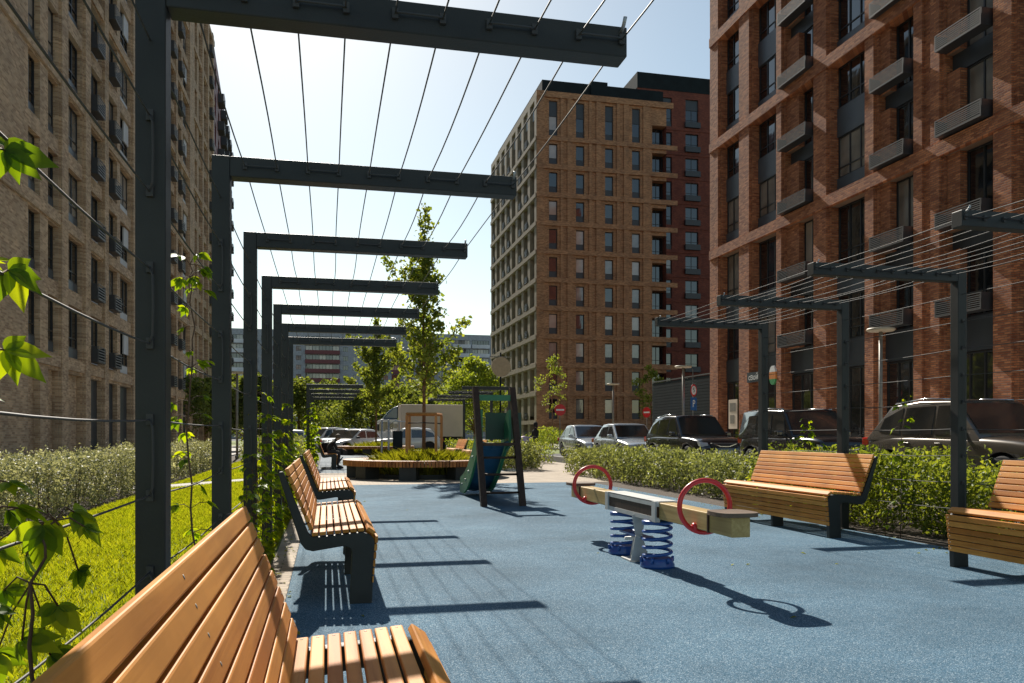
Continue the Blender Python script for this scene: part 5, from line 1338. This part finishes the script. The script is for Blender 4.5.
# standing by the stroller
p2 = thing('person', 'person in dark clothes standing by a pram before the tower corner', 'person', (9.35, 36.0, 0), R(200))
J, E = {}, []
J['pel'] = ((0, 0, .93), (.11, .14)); J['bel'] = ((.0, 0, 1.10), (.10, .13)); J['che'] = ((0, 0, 1.32), (.11, .165)); J['nec'] = ((.02, 0, 1.48), (.05, .05)); J['hed'] = ((.03, 0, 1.58), (.08, .075)); J['top'] = ((.03, 0, 1.67), (.075, .07))
E += [('pel', 'bel'), ('bel', 'che'), ('che', 'nec'), ('nec', 'hed'), ('hed', 'top')]
for s, p in ((1, 'l'), (-1, 'r')):
    J[p + 'hip'] = ((0, s * .09, .88), .09); J[p + 'kn'] = ((.02, s * .11, .49), .06); J[p + 'an'] = ((-.02, s * .12, .09), .042); J[p + 'to'] = ((.13, s * .13, .04), (.04, .032))
    J[p + 'sh'] = ((0, s * .19, 1.36), .06); J[p + 'el'] = ((.06, s * .23, 1.10), .045); J[p + 'wr'] = ((.28, s * .17, 1.03), .032)
    E += [('pel', p + 'hip'), (p + 'hip', p + 'kn'), (p + 'kn', p + 'an'), (p + 'an', p + 'to'), ('che', p + 'sh'), (p + 'sh', p + 'el'), (p + 'el', p + 'wr')]
    hand(J, E, J[p + 'wr'][0], (1, -s * .2, -.1), (0, 1, 0), p)
skinned('body', J, E, ['cloth', 'clothgrey', 'skin'], lambda c: 2 if c.z > 1.5 or c.x > .30 else (1 if c.z < .9 else 0), p2)
q = MB(); q.lathe([(0, .12), (.07, .10), (.098, .04), (.10, -.04), (.085, -.12), (.06, -.15)], 16, M4=Matrix.Translation((.005, 0, 1.64))); q.build('hair', 'cloth', p2)
pm = thing('pram', 'small pram with pink hood beside the standing person', 'pram', (8.85, 35.75, 0), R(200))
q = MB(); q.prism([(-.38, .45), (.38, .45), (.45, .78), (-.45, .78)], -.2, .2, 'y'); q.build('carrycot', 'cloth', pm)
q = MB(); q.lathe([(.30, -.21), (.31, 0), (.30, .21)], 24, axis='y', M4=Matrix.Translation((.12, 0, .80))); q.build('hood', 'pink', pm)
q = MB(); q.tube([(-.45, 0, .75), (-.62, 0, 1.02)], .015, 6); q.tube([(-.3, 0, .15), (.3, 0, .46)], .015, 6); q.tube([(.3, 0, .15), (-.3, 0, .46)], .015, 6); q.build('frame', 'galv', pm)
for x in (-.32, .32):
    for y in (-.22, .22): q = MB(); q.lathe([(.14, -.02), (.15, 0), (.14, .02)], 18, axis='y', M4=Matrix.Translation((x, y, .15))); q.build('wheel', 'tyre', pm)
pg = thing('pigeon', 'dark pigeon on the pale paving right of the seated person', 'bird', (.5, 34.2, 0), R(20))
J = {'bod': ((0, 0, .13), (.06, .055)), 'che': ((.08, 0, .15), (.055, .05)), 'nec': ((.12, 0, .21), .026), 'hed': ((.14, 0, .245), .024), 'bek': ((.18, 0, .24), .006), 'rmp': ((-.10, 0, .12), (.03, .04)), 'tai': ((-.2, 0, .10), (.01, .035)), 'll': ((.02, .025, .06), .009), 'lf': ((.03, .025, .008), .007), 'rl': ((.02, -.025, .06), .009), 'rf': ((.03, -.025, .008), .007)}
skinned('body', J, [('bod', 'che'), ('che', 'nec'), ('nec', 'hed'), ('hed', 'bek'), ('bod', 'rmp'), ('rmp', 'tai'), ('bod', 'll'), ('ll', 'lf'), ('bod', 'rl'), ('rl', 'rf')], ['pigeon'], lambda c: 0, pg)


# ------------------------------------------------------------------ litter on the rubber and pavers
rl_ = np.random.default_rng(5); n_ = 170
xl = BX0 - .18 + np.abs(rl_.normal(size=n_)) * .16; yl = 1.5 + rl_.random(n_) * 14
xl[:60] = 6.3 - np.abs(rl_.normal(size=60)) * .2; yl[:60] = 5 + rl_.random(60) * 13; xl[60:80] = rl_.random(20) * 5.5
P_ = np.stack([xl, yl, np.full(n_, .012)], 1)
tag(link('fallen_leaves', leaf_mesh('fallen_leaves', P_, .03 + .03 * rl_.random(n_), 'ornament', 6.0, .6)), 'small dry leaves lying along the edges of the blue surface', 'leaves', kind='stuff')
